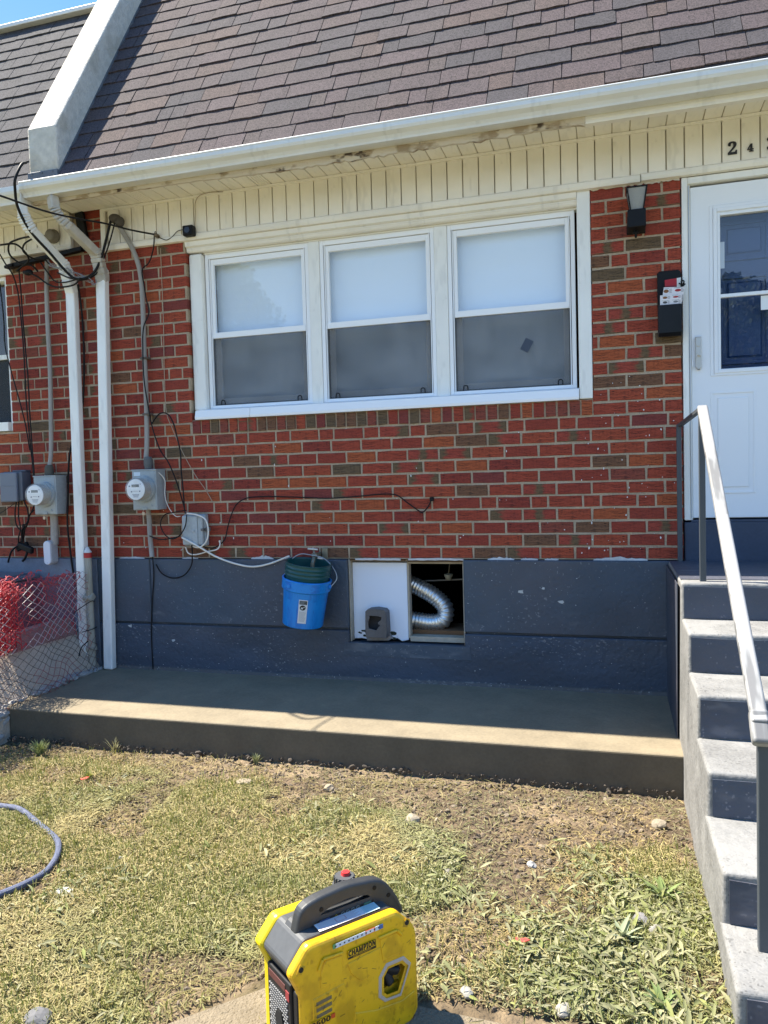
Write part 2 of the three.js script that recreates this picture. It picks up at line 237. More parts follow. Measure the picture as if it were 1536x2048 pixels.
// ---------------------------------------------------------------- bricks
const CH = 0.0762, BW = 0.2013, JT = 0.0128;
function brickGeo(w, h, d, s) {                 // bevelled, slightly uneven brick: front at z = 0, origin at its lower left corner
  const q = rng(s), j = () => (q() - 0.5) * 0.0036, b = 0.0035, o = [[0, 0], [w / 2, 0], [w, 0], [w, h], [w / 2, h], [0, h]].map(([x, y]) => [x + j(), y + j()]);
  const cx = w / 2, cy = h / 2, f = o.map(([x, y]) => [x + Math.sign(cx - x) * b, y + Math.sign(cy - y) * b]), zf = -0.0015 + (q() - 0.5) * 0.003, P = [], U = [];
  const t = (a, c, e) => { for (const k of [a, c, e]) { P.push(...k); U.push(k[0] / 0.187, k[1] / 0.0617); } };
  const F = f.map(([x, y]) => [x, y, zf]), E = o.map(([x, y]) => [x, y, -b]), B = o.map(([x, y]) => [x, y, -d]), n = 6;
  for (const [a, c, e] of [[0, 1, 4], [0, 4, 5], [1, 2, 3], [1, 3, 4]]) t(F[a], F[c], F[e]);
  for (let i = 0; i < n; i++) { const k = (i + 1) % n; t(E[i], E[k], F[k]); t(E[i], F[k], F[i]); t(B[i], B[k], E[k]); t(B[i], E[k], E[i]); }
  const flip = q() < 0.5, ou = q(), g = new THREE.BufferGeometry(); for (let i = 0; i < U.length; i += 2) { if (flip) U[i] = 1 - U[i]; if (w < 0.15) U[i] += ou; }
  g.setAttribute('position', new THREE.Float32BufferAttribute(P, 3)); g.setAttribute('uv', new THREE.Float32BufferAttribute(U, 2)); g.computeVertexNormals(); return g;
}
const geoCache = {};
const brickOf = (w, h, d) => { const k = [w.toFixed(3), h.toFixed(3), d].join(), a = geoCache[k] ??= [0, 1, 2, 3, 4].map((i) => brickGeo(w, h, d, Math.round(w * 1e4) + Math.round(h * 1e5) + i * 99)); return pick(a); };
function course(r, x0, x1) {                     // bricks of one course as [left, right]
  const out = [], seg = []; const flem = r % 6 === 4;
  if (flem) { const ph = r % 12 === 4 ? 0.75 : 0.1; for (let k = -30; k < 30; k++) { const a = (k * 1.5 + ph) * BW; seg.push([a, a + BW * 0.5], [a + BW * 0.5, a + BW * 1.5]); } }
  else for (let k = -30; k < 30; k++) { const a = (k + (r % 2 ? 0 : 0.5)) * BW; seg.push([a, a + BW]); }
  for (const [a, b] of seg) { const l = Math.max(a + JT / 2, x0), e = Math.min(b - JT / 2, x1); if (e - l > 0.02) out.push([l, e]); }
  return out;
}
const bricks = (list, wallMesh, most, name = 'brick') => {       // list of [x, y, w, h, z, size]; the largest in view as parts, the rest joined
  list.sort((a, b) => b[5] - a[5]);
  list.slice(0, most).forEach(([x, y, w, h, z]) => { const m = new THREE.Mesh(brickOf(w, h, 0.09), pick(brickTone)); if (h > 0.08 && R() < 0.45) m.material = brickTone[27 + Math.floor(R() * 8)]; m.name = name; m.position.set(x, y, z); wallMesh.add(m); });
  const rest = list.slice(most).map(([x, y, w, h, z]) => clean(brickOf(w, h, 0.09)).translate(x, y, z));
  if (rest.length) { const m = new THREE.Mesh(mergeGeometries(rest), brickTone[3]); m.name = 'outer_bricks'; m.userData.kind = 'stuff'; wallMesh.add(m); }
};
const seen = (x, y, w, h) => w * h / ((x - 2.73) ** 2 + 20) - (x + w > 3.3 || x < -1.75 || y > 2.2 && x > -0.6 ? 1 : 0) - (x > -0.72 && x + w < -0.56 ? 0.5 : 0);

// ================================================================ the main house
const house = thing('brick_row_house', 'red brick row house with white triple window, cream eaves and dark slate foundation', 'house', [1.2, GY, -0.1]);
const SEAM = -0.79, WX0 = 0.012, WX1 = 2.632, DX0 = 3.118, DX1 = 4.14;
const wall = part(house, 'wall', slab([[SEAM, 0], [3.113, 0], [3.113, 2.13], [DX1 + 0.005, 2.13], [DX1 + 0.005, 0], [5.2, 0], [5.2, 2.44], [SEAM, 2.44]], 0.19, { z: -0.1955, holes: [[[WX0 - 0.005, 0.935], [WX1 + 0.005, 0.935], [WX1 + 0.005, 2.12], [WX0 - 0.005, 2.12]]] }), mMortar);
{
  const list = [], bh = CH - JT;
  for (let r = 0; r < 32; r++) {
    const y = r * CH + JT / 2, spans = [];
    if (r < 11) spans.push([SEAM, DX0]); else if (r < 28) spans.push([SEAM, WX0], [WX1, DX0]); else spans.push([SEAM, -0.60]);
    if (r < 28) spans.push([DX1, 5.2]);
    for (const [a, b] of spans) for (const [l, e] of course(r, a, b)) { const w = Math.round((e - l) * 500) / 500; list.push([l, y + rr(-0.0012, 0.0012), w, bh, rr(-0.0015, 0.0015), seen(l, y, w, bh)]); }
  }
  const n = 38, p = (WX1 - WX0) / n;               // rowlock sill under the window
  const sill = []; for (let i = 0; i < n; i++) sill.push([WX0 + i * p + 0.005, 0.845, p - 0.011, 0.086, 0.005 + rr(-0.002, 0.002), seen(WX0 + i * p, 0.85, p, 0.086)]);
  bricks(list, wall, 300); bricks(sill, wall, 300, 'sill_brick');
}
{
  const fl = []; for (let i = 0; i < 95; i++) { const right = i < 55, x = right ? rr(2.55, 3.1) : rr(-0.75, 2.5), y = right ? 0.04 + Math.pow(R(), 1.5) * 1.1 : rr(0.05, 0.85); if (y > 0.84 && x < 2.64) continue; const n = 6, o = [], a = rr(0.0015, 0.0048), t = rr(0.6, 2.2); for (let k = 0; k < n; k++) { const w = k / n * 6.283, q = a * rr(0.6, 1.2); o.push([x + Math.cos(w) * q, y + Math.sin(w) * q * t]); } fl.push(slab(o, 0.0012, { z: 0.0012 })); }
  part(wall, 'paint_flecks', mergeGeometries(fl), M('white_flecks', [0.75, 0.73, 0.7], { roughness: 0.8 })).userData.kind = 'stuff';
  const ed = [[2.638, 2.128], [3.112, 2.132]]; for (let i = 0; i <= 40; i++) ed.push([3.112 - i * 0.01185, 2.112 + 0.012 * R()]);
  part(wall, 'caulk', slab(ed, 0.006, { z: 0.001 }), M('cream_caulk', [0.72, 0.62, 0.48], { map: fine, roughness: 0.9 }));
}
// shell behind the facade: closed and dark inside
const mShell = M('rear_brick', [0.28, 0.06, 0.05], { map: fine, roughness: 0.95 });
part(house, 'rear_wall', merge([box(SEAM, 5.2, GY - 0.1, 4.15, -9, -8.8, 0), box(5.0, 5.2, GY - 0.1, 2.45, -8.8, -0.2, 0), box(SEAM, SEAM + 0.1, GY - 0.1, 2.45, -8.8, -0.2, 0), box(5.0, 5.2, 2.45, 4.15, -8.8, -0.85, 0), box(SEAM + 0.1, 5.0, 2.45, 2.5, -8.8, 0.0, 0), box(SEAM + 0.1, 5.0, GY - 0.1, GY - 0.05, -8.8, -0.2, 0)]), mShell);
part(house, 'upper_floor', box(SEAM + 0.1, 5.0, 0.06, 0.10, -8.8, -0.21, 0), mDark);

// foundation
{
  const up = [[SEAM + 0.02, -0.447], [SEAM + 0.02, -0.004], [1.10, -0.004], [1.10, -0.447]], up2 = [[1.852, -0.447], [1.852, -0.004], [3.05, -0.004], [3.05, -0.447]], low = [[SEAM + 0.02, -1.1], [SEAM + 0.02, -0.459], [1.10, -0.459], [1.10, -0.535], [1.852, -0.535], [1.852, -0.459], [3.05, -0.459], [3.05, -1.1]];
  const f = part(house, 'foundation', merge([box(SEAM + 0.02, 1.09, -1.1, -0.012, -0.2, 0.006, 0), box(1.862, 5.2, -1.1, -0.012, -0.2, 0.006, 0), box(1.09, 1.862, -1.1, -0.545, -0.2, 0.006, 0)]), mSlate, 'dark slate painted foundation');
  const cutL = up.map(([x, y]) => [Math.min(x, -0.347), y]), cutR = up.map(([x, y]) => [Math.max(x, -0.343), y]);
  for (const o of [cutL, cutR, up2]) part(f, 'foundation_block', slab(o, 0.03, { z: 0, bevel: 0.006 }), mSlate);
  part(f, 'foundation_block', slab(low, 0.034, { z: 0, bevel: 0.006 }), mSplash);
  const flecks = [], spot = (x, y, r, z) => { const n = 7, o = []; for (let i = 0; i < n; i++) { const a = i / n * 6.283, q = r * rr(0.5, 1.2); o.push([x + Math.cos(a) * q * 1.5, y + Math.sin(a) * q]); } flecks.push(slab(o, 0.002, { z })); };
  for (let i = 0; i < 130; i++) { const x = rr(-0.72, 2.95); if (x > 1.05 && x < 1.9 && R() < 0.5) continue; spot(x, -0.77 + Math.pow(R(), 1.6) * 0.3, rr(0.001, 0.003), 0.0335); }
  for (let i = 0; i < 40; i++) { const x = rr(-0.72, 2.95); if (x > 1.08 && x < 1.87) continue; spot(x, rr(-0.42, -0.02), rr(0.001, 0.003), 0.0295); }
  for (const [x, y, r] of [[-0.52, -0.475, 0.012], [-0.18, -0.565, 0.01], [2.2, -0.19, 0.012], [2.43, -0.25, 0.012], [2.33, -0.17, 0.007]]) spot(x, y, r, y < -0.45 ? 0.0335 : 0.0295);
  part(f, 'paint_flecks', mergeGeometries(flecks), M('pale_flecks', [0.5, 0.5, 0.48], { roughness: 0.9 })).userData.kind = 'stuff';
  const drips = [];                                // white caulk smeared along the joint with the brickwork
  for (const [a, b, h] of [[0.42, 0.58, 0.022], [0.66, 0.72, 0.014], [2.0, 2.16, 0.018], [2.2, 2.3, 0.012], [2.34, 2.42, 0.01], [2.62, 2.92, 0.02], [-0.1, 0.02, 0.01], [-0.6, -0.4, 0.01], [1.15, 1.45, 0.006], [1.5, 1.85, 0.007]]) { const o = [], n = 14; for (let i = 0; i <= n; i++) o.push([a + (b - a) * i / n, -0.006 - 0.004 * R()]); for (let i = n; i >= 0; i--) o.push([a + (b - a) * i / n, h * (0.25 + 0.75 * R()) * Math.sin(Math.PI * (i + 0.6) / (n + 1.2)) + 0.001]); drips.push(slab(o, 0.006, { z: 0.001 })); }
  part(f, 'caulk', mergeGeometries(drips), M('white_caulk', [0.72, 0.70, 0.68], { map: fine, roughness: 0.8 }));
}

// eaves: frieze, soffit, fascia, gutter
{
  const fr = part(house, 'frieze', box(-0.60, 5.2, 2.15, 2.43, -0.004, 0.006, 0), mGap), pg = 0.0950, g = slab([[0.003, 2.165], [pg - 0.003, 2.165], [pg - 0.003, 2.395], [0.003, 2.395]], 0.016, { z: 0.007, bevel: 0.0025 });
  const gs = shifted(g); for (let k = -6; k < 54; k++) { const m = part(fr, 'frieze_panel', pick(gs), mCream); m.position.x = k * pg + 0.002 - 0.0; }
  const so = part(house, 'soffit', box(-0.86, 5.2, 2.416, 2.434, 0.012, 0.375, 0), mGap), q = slab([[0.0025, -0.372], [pg - 0.0025, -0.372], [pg - 0.0025, -0.026], [0.0025, -0.026]], 0.012, { bevel: 0.003 }); q.rotateX(-Math.PI / 2); q.translate(0, 2.41, 0);
  const vented = merge([metric(q.clone()), ...[0.02, 0.038, 0.056, 0.074].map((x) => box(x, x + 0.006, 2.406, 2.4105, 0.05, 0.36, 0.001))]);
  const qs = shifted(metric(q)); for (let k = -9; k < 54; k++) { const m = part(so, 'soffit_panel', k === 6 || k === -3 ? vented : pick(qs), mCream); m.position.x = k * pg + 0.002; }
  part(house, 'frieze_moulding', merge([alongX([[0.007, 2.392], [0.034, 2.395], [0.036, 2.408], [0.007, 2.409]], -0.6, 5.2), alongX([[0.004, 2.122], [0.03, 2.125], [0.036, 2.14], [0.036, 2.158], [0.026, 2.168], [0.004, 2.17]], -0.60, 2.905), alongX([[0.004, 2.127], [0.03, 2.13], [0.036, 2.145], [0.036, 2.161], [0.026, 2.171], [0.004, 2.173]], 2.91, 5.2)]), mCreamTrim);
  part(house, 'corner_trim', box(-0.622, -0.585, 2.12, 2.41, 0.0, 0.03, 0.003), mCreamTrim);
  const low = []; for (let i = 0; i <= 120; i++) { const x = -0.86 + i * (3.48 / 120), rot = ss(0.3, 0.8, x); low.push([x, 2.349 - 0.014 * rot - (0.004 + 0.014 * rot) * R() * R()]); } low.reverse();
  part(house, 'fascia', slab([[-0.86, 2.46], [2.62, 2.46], ...low], 0.02, { z: 0.372 }), mFascia, 'rotted and peeling fascia board');
  part(house, 'fascia_cover', merge([box(2.622, 5.2, 2.334, 2.46, 0.372, 0.388, 0.002), box(2.622, 5.2, 2.331, 2.341, 0.352, 0.3925, 0.002), box(2.622, 5.2, 2.352, 2.357, 0.388, 0.3915, 0.001)]), mCreamTrim);
  const spl = []; for (let i = 0; i < 34; i++) { const x = 0.45 + i * 0.062 + rr(0, 0.03), y = rr(2.334, 2.366); spl.push(bar(V(x, y, 0.3925), V(x + rr(0.04, 0.16), y + rr(-0.008, 0.008), 0.3935), rr(0.003, 0.010), 0.003, 0.001)); }
  part(house, 'split_wood', merge(spl), mFascia);
  // K-style gutter: a thin folded trough
  const pr = [[0.394, 2.46], [0.394, 2.37], [0.468, 2.37], [0.472, 2.381], [0.483, 2.395], [0.505, 2.411], [0.512, 2.426], [0.512, 2.450], [0.508, 2.450], [0.508, 2.428], [0.501, 2.414], [0.479, 2.398], [0.468, 2.384], [0.465, 2.374], [0.398, 2.374], [0.398, 2.46]];
  const gut = part(house, 'gutter', alongX(pr, -0.862, 5.2), mGutter, 'white metal gutter along the eave');
  part(gut, 'lip', merge([cyl(0.0065, 0.0065, 6.062, 12).rotateZ(Math.PI / 2).translate(2.169, 2.4525, 0.5085)]), mGutter);
  part(gut, 'end_cap', alongX([[0.396, 2.455], [0.396, 2.372], [0.467, 2.372], [0.476, 2.389], [0.507, 2.415], [0.51, 2.45]], -0.868, -0.8615), mGutter);
  part(gut, 'drip_edge', alongX([[0.432, 2.43], [0.424, 2.47], [0.387, 2.545], [0.392, 2.548], [0.434, 2.483], [0.4405, 2.466], [0.4405, 2.43]], -0.62, 5.2), M('brown_drip_edge', [0.05, 0.038, 0.034], { roughness: 0.6 }));
}
// roofs: tilted frame, local x along the eave, local y up the slope, local z out of it
const ROOF_Y = 2.475, ROOF_Z = 0.435, TILT = -(Math.PI / 2 - THREE.MathUtils.degToRad(58)), EXPO = 0.1355;
const shingleGeo = (w, s) => {                   // a laminated tab: thicker at its lower edge
  const q = rng(s), L = 0.215, n = Math.max(2, Math.round(w / 0.07)), P = [], U = [], lift = 0.003 + 0.007 * q() * q(), ou = q() * 3, ov = q() * 3, lo = [], hi = [];
  for (let i = 0; i <= n; i++) { const x = w * i / n; lo.push([x, (q() - 0.5) * 0.007, 0.0095 + lift * (0.7 + 0.6 * q()), 0.0045]); hi.push([x, L, 0.002, -0.004]); }
  const t = (...a) => { for (const k of a) { P.push(...k); U.push(k[0] + ou, k[1] + ov); } }, quad = (a, b, c, d) => { t(a, b, c); t(a, c, d); };
  const f = (k) => [k[0], k[1], k[2]], b = (k) => [k[0], k[1], k[3]];
  for (let i = 0; i < n; i++) { quad(f(lo[i]), f(lo[i + 1]), f(hi[i + 1]), f(hi[i])); quad(b(lo[i]), b(lo[i + 1]), f(lo[i + 1]), f(lo[i])); }
  quad(b(hi[0]), b(lo[0]), f(lo[0]), f(hi[0])); quad(b(lo[n]), b(hi[n]), f(hi[n]), f(lo[n]));
  const g = new THREE.BufferGeometry(); g.setAttribute('position', new THREE.Float32BufferAttribute(P, 3)); g.setAttribute('uv', new THREE.Float32BufferAttribute(U, 2)); g.computeVertexNormals(); return g;
};
const shWidths = [0.1, 0.13, 0.16, 0.19, 0.22, 0.26, 0.3], shGeo = shWidths.map((w, i) => [0, 1, 2, 3].map((k) => shingleGeo(w - 0.0045, i * 10 + k)));
const shMat = (c) => M('shingle', c.map((v, i) => v * [0.72, 0.65, 0.67][i]), { map: granule, bumpMap: granB, bumpScale: 0.0015, roughness: 0.95 });
function shingleRoof(roofMesh, x0, x1, rows, mats, most, rise) {
  const list = [];
  for (let k = 0; k < rows; k++) {
    let x = x0 - rr(0, 0.06);
    while (x < x1) {
      const wi = Math.floor(Math.pow(R(), 0.8) * 7), w = shWidths[wi], y = k * EXPO + (k ? 0 : rise(x)) + rr(-0.003, 0.003);
      const a = x; x += w; if (a + w > x1 + 0.02) continue;
      list.push([a, y, wi, Math.abs(a - 1.2) > 2.5 || k > 13 ? 1 : 0]);
    }
  }
  const rest = []; let n = 0;
  list.sort((a, b) => a[3] - b[3]);
  for (const [x, y, wi] of list) {
    const g = pick(shGeo[wi]);
    if (n++ < most) { const m = new THREE.Mesh(g, pick(mats)); m.name = 'shingle'; m.position.set(x, y, rr(0, 0.002)); m.rotation.z = rr(-0.006, 0.006); roofMesh.add(m); } else rest.push(clean(g).translate(x, y, 0));
  }
  if (rest.length) { const m = new THREE.Mesh(mergeGeometries(rest), mats[0]); m.name = 'outer_shingles'; m.userData.kind = 'stuff'; roofMesh.add(m); }
}
const mRoofs = [[0.117, 0.094, 0.092], [0.115, 0.096, 0.097], [0.128, 0.101, 0.097], [0.1, 0.091, 0.095], [0.118, 0.096, 0.098], [0.126, 0.1, 0.103], [0.136, 0.102, 0.09], [0.088, 0.084, 0.09], [0.12, 0.1, 0.095]].map(shMat);
const mNbRoofs = [[0.092, 0.098, 0.106], [0.084, 0.09, 0.098], [0.098, 0.102, 0.108], [0.088, 0.092, 0.1]].map(shMat);
{
  const deck = (x0, x1) => metric(new THREE.BoxGeometry(x1 - x0, 2.1, 0.05).translate((x0 + x1) / 2, 1.04, -0.03));
  const roof = part(house, 'roof', deck(-0.7, 5.2), M('roof_felt', [0.02, 0.02, 0.02], { roughness: 1 }), 'steep roof of brownish shingles');
  roof.position.add(V(0, ROOF_Y, ROOF_Z)); roof.rotation.x = TILT;
  shingleRoof(roof, -0.645, 5.1, 15, mRoofs, 300, (x) => 0.05 * ss(1.9, 3.6, x));
  part(house, 'flat_roof', merge([box(SEAM, 5.2, 4.15, 4.23, -9, -0.62, 0), box(SEAM, 5.2, 4.16, 4.26, -0.7, -0.63, 0.005)]), mGutter);
  // party wall parapet between the two roofs
  const pp = [[0.428, 2.45], [0.432, 2.81], [-0.813, 4.80], [-1.2, 4.80], [-1.2, 4.0], [0.2, 2.45]];
  const pa = part(house, 'parapet', alongX(pp, -0.848, -0.628, { bevel: 0.012, seg: 2 }), mStucco, 'white stucco party wall parapet between the roofs');
  part(pa, 'flashing', merge([box(-0.852, -0.624, 2.44, 2.535, 0.415, 0.4405, 0.003), ...[-0.82, -0.74, -0.66].map((x) => cyl(0.005, 0.005, 0.006, 8).rotateX(Math.PI / 2).translate(x, 2.522, 0.442))]), mFlash);
  const edge = []; for (let i = 0; i < 40; i++) { const s = i * 0.056; edge.push([s, 0.004 + 0.016 * R()]); }
  const st = slab([...edge.map(([s, w]) => [-0.628 + w, s]), [-0.634, 2.2], [-0.634, 0]], 0.012, { z: 0.006 }); st.rotateX(TILT); st.translate(0, ROOF_Y, ROOF_Z); part(pa, 'tar_seal', st, mFlash);
}
// triple window
{
  const yb = 1.012, yt = 2.045;
  [[0.118, 0.866], [0.944, 1.698], [1.781, 2.540]].forEach(([a, b]) => {
    const t = 0.024, w = part(house, 'window', merge([box(a, a + t, yb, yt, -0.13, -0.066), box(b - t, b, yb, yt, -0.13, -0.066), box(a + t, b - t, yt - 0.03, yt, -0.13, -0.068), box(a + t, b - t, yb, yb + 0.02, -0.13, -0.068), box(a + t + 0.004, a + t + 0.010, yb + 0.02, yt - 0.03, -0.09, -0.07, 0.001), box(b - t - 0.010, b - t - 0.004, yb + 0.02, yt - 0.03, -0.09, -0.07, 0.001)]), mWhite, 'white double hung window unit');
    const c = a + t, d = b - t, ru = 0.021;
    part(w, 'upper_sash', merge([box(c + 0.011, c + 0.011 + ru, 1.505, 2.012, -0.105, -0.078), box(d - 0.011 - ru, d - 0.011, 1.505, 2.012, -0.105, -0.078), box(c + 0.032, d - 0.032, 1.975, 2.012, -0.105, -0.078), box(c + 0.012, d - 0.012, 1.484, 1.522, -0.105, -0.072)]), mWhite);
    part(w, 'upper_pane', box(c + 0.028, d - 0.028, 1.515, 1.98, -0.096, -0.092, 0), mGlass);
    part(w, 'lower_sash', merge([box(c + 0.012, c + 0.05, 1.035, 1.50, -0.128, -0.108), box(d - 0.05, d - 0.012, 1.035, 1.50, -0.128, -0.108), box(c + 0.05, d - 0.05, 1.035, 1.08, -0.128, -0.108)]), mWhite);
    part(w, 'lower_pane', box(c + 0.046, d - 0.046, 1.075, 1.505, -0.122, -0.118, 0), mGlass);
    part(w, 'insect_screen', box(c + 0.016, d - 0.016, 1.04, 1.485, -0.0845, -0.0835, 0), mScreen);
    part(w, 'screen_frame', merge([box(c + 0.011, c + 0.017, 1.033, 1.484, -0.09, -0.08), box(d - 0.017, d - 0.011, 1.033, 1.484, -0.09, -0.08), box(c + 0.011, d - 0.011, 1.032, 1.041, -0.09, -0.08)]), M('screen_frame', [0.06, 0.065, 0.07], { roughness: 0.6 }));
    const n = 40, o = [], P = new THREE.PlaneGeometry(d - c - 0.02, 1.0, n, 24).translate((c + d) / 2, 1.52, -0.155), p = P.attributes.position;
    for (let i = 0; i < p.count; i++) p.setZ(i, -0.155 + 0.007 * (fbm(p.getX(i) * 3, p.getY(i) * 9, 0, 3, 5) - 0.5) + 0.002 * Math.sin(p.getY(i) * 45));
    P.computeVertexNormals(); part(w, 'window_shade', metric(P), mBlind);
    for (const x of [c + 0.055, d - 0.085]) part(w, 'screen_tab', tube([[x, 1.034, -0.079], [x + 0.004, 1.064, -0.077], [x + 0.014, 1.068, -0.076], [x + 0.024, 1.064, -0.077], [x + 0.028, 1.034, -0.079]], 0.0032, 20, 6), mBlack);
  });
  part(house, 'window_casing', merge([box(0.016, 0.112, 1.0, 2.05, -0.12, -0.028, 0.014), box(2.556, 2.631, 0.938, 2.125, -0.12, 0.004, 0.006), box(0.867, 0.943, yb - 0.004, yt, -0.12, -0.058, 0.004), box(1.699, 1.780, yb - 0.004, yt, -0.12, -0.058, 0.004), box(0.112, 2.556, 2.0455, 2.056, -0.12, -0.06, 0.002)]), mCasing);
  part(house, 'window_head', merge([alongX([[-0.12, 2.057], [-0.022, 2.057], [-0.014, 2.066], [-0.012, 2.083], [0.006, 2.092], [0.012, 2.121], [-0.12, 2.121]], 0.014, 2.5555), alongX([[-0.02, 2.075], [-0.008, 2.075], [-0.008, 2.081], [-0.02, 2.081]], 0.016, 2.555)]), mCreamTrim);
  part(house, 'window_sill', merge([alongX([[-0.13, 0.936], [0.022, 0.936], [0.024, 0.952], [0.012, 0.997], [-0.06, 1.0105], [-0.13, 1.0105]], 0.046, 0.452, { bevel: 0.003 }), alongX([[-0.13, 0.936], [0.022, 0.936], [0.024, 0.952], [0.012, 0.997], [-0.06, 1.0105], [-0.13, 1.0105]], 0.4535, 2.554, { bevel: 0.003 })]), mWhite);
  const st = new RoundedBoxGeometry(0.052, 0.075, 0.0012, 1, 0.0005).rotateZ(-0.5).translate(2.25, 1.285, -0.0822); part(house, 'sticker', metric(st), M('grey_sticker', [0.045, 0.06, 0.09], { roughness: 0.6 }), 'small grey sticker on the right lower screen');
}
// storm door with the blue inner door behind it
{
  const z = -0.025;
  part(house, 'door_casing', merge([box(3.121, 3.152, 0.225, 2.125, -0.16, 0.006, 0.004), box(3.152, 3.166, 0.225, 2.1, -0.16, -0.012, 0.003), box(4.08, 4.13, 0.225, 2.125, -0.16, 0.006, 0.004), box(3.152, 4.08, 2.088, 2.125, -0.16, 0.004, 0.004)]), mCasing);
  part(house, 'door_channel', merge([box(3.157, 3.161, 0.235, 2.08, -0.013, -0.003, 0.001)]), M('grey_channel', [0.5, 0.53, 0.58], { roughness: 0.4, metalness: 0.3 }));
  part(house, 'door_sill', merge([box(3.121, 4.13, -0.06, 0.214, -0.2, 0.022, 0.004), box(3.155, 4.1, 0.2145, 0.226, -0.2, 0.01, 0.002)]), M('dark_sill_paint', [0.05, 0.07, 0.115], { map: fine, roughness: 0.6 }));
  const pane = [[3.318, 1.063], [3.925, 1.063], [3.925, 1.905], [3.318, 1.905]];
  const d = part(house, 'storm_door', slab([[3.168, 0.236], [4.077, 0.236], [4.077, 2.076], [3.168, 2.076]], 0.035, { z: z - 0.035, bevel: 0.003, holes: [pane] }), mDoor, 'white storm door with a tall glass pane');
  const fr = (x0, x1, y0, y1, t, zz, h) => merge([box(x0, x0 + t, y0, y1, zz, zz + h), box(x1 - t, x1, y0, y1, zz, zz + h), box(x0 + t, x1 - t, y1 - t, y1, zz, zz + h), box(x0 + t, x1 - t, y0, y0 + t, zz, zz + h)]);
  part(d, 'glass_frame', merge([fr(3.266, 3.977, 1.028, 1.962, 0.018, z - 0.001, 0.006), fr(3.285, 3.958, 1.042, 1.945, 0.02, z - 0.001, 0.011), fr(3.306, 3.937, 1.05, 1.92, 0.015, z - 0.008, 0.011), box(3.318, 3.925, 1.457, 1.476, z - 0.02, z + 0.002)]), mDoor);
  part(d, 'glass_pane', box(3.319, 3.924, 1.064, 1.904, z - 0.022, z - 0.018, 0), mGlass);
  for (const [a, b] of [[3.266, 3.496], [3.747, 3.977]]) part(d, 'door_panel', merge([fr(a, b, 0.372, 0.94, 0.012, z - 0.002, 0.006), slab([[a + 0.035, 0.407], [b - 0.035, 0.407], [b - 0.035, 0.905], [a + 0.035, 0.905]], 0.006, { z: z - 0.001, bevel: 0.004 })]), mDoor);
  const hs = [[3.187, 1.083], [3.197, 1.067], [3.211, 1.067], [3.219, 1.083], [3.219, 1.25], [3.187, 1.25]];
  const hd = part(d, 'handle', merge([slab(hs, 0.02, { z: z, bevel: 0.004 }), cyl(0.010, 0.010, 0.012, 16).rotateX(Math.PI / 2).translate(3.204, 1.205, z + 0.022), cyl(0.009, 0.011, 0.03, 16).rotateX(Math.PI / 2).translate(3.206, 1.15, z + 0.03)]), M('brushed_nickel', [0.62, 0.6, 0.57], { metalness: 0.85, roughness: 0.3 }));
  part(d, 'hinge_clip', box(3.168, 3.178, 1.085, 1.13, z - 0.01, z + 0.008), mDoor);
  part(d, 'door_sticker', merge([box(3.322, 3.345, 1.62, 1.765, z - 0.0175, z - 0.017, 0)]), M('pale_sticker', [0.5, 0.56, 0.62], { roughness: 0.4 }));
  part(d, 'paper_note', box(3.527, 3.66, 1.375, 1.452, z - 0.0175, z - 0.017, 0), M('white_note', [0.8, 0.82, 0.82], { roughness: 0.8 }));
  const mB = M('navy_door_paint', [0.012, 0.04, 0.12], { roughness: 0.4 }), n = part(house, 'inner_door', box(3.165, 4.08, 0.228, 2.09, -0.19, -0.15, 0.002), mB, 'navy panelled inner door seen through the glass');
  for (const [x0, x1] of [[3.33, 3.59], [3.67, 3.93]]) for (const [y0, y1] of [[0.4, 0.95], [1.1, 1.60], [1.68, 1.9]]) part(n, 'inner_panel', merge([fr(x0, x1, y0, y1, 0.02, -0.151, 0.012), slab([[x0 + 0.04, y0 + 0.04], [x1 - 0.04, y0 + 0.04], [x1 - 0.04, y1 - 0.04], [x0 + 0.04, y1 - 0.04]], 0.01, { z: -0.152, bevel: 0.008 })]), mB);
}
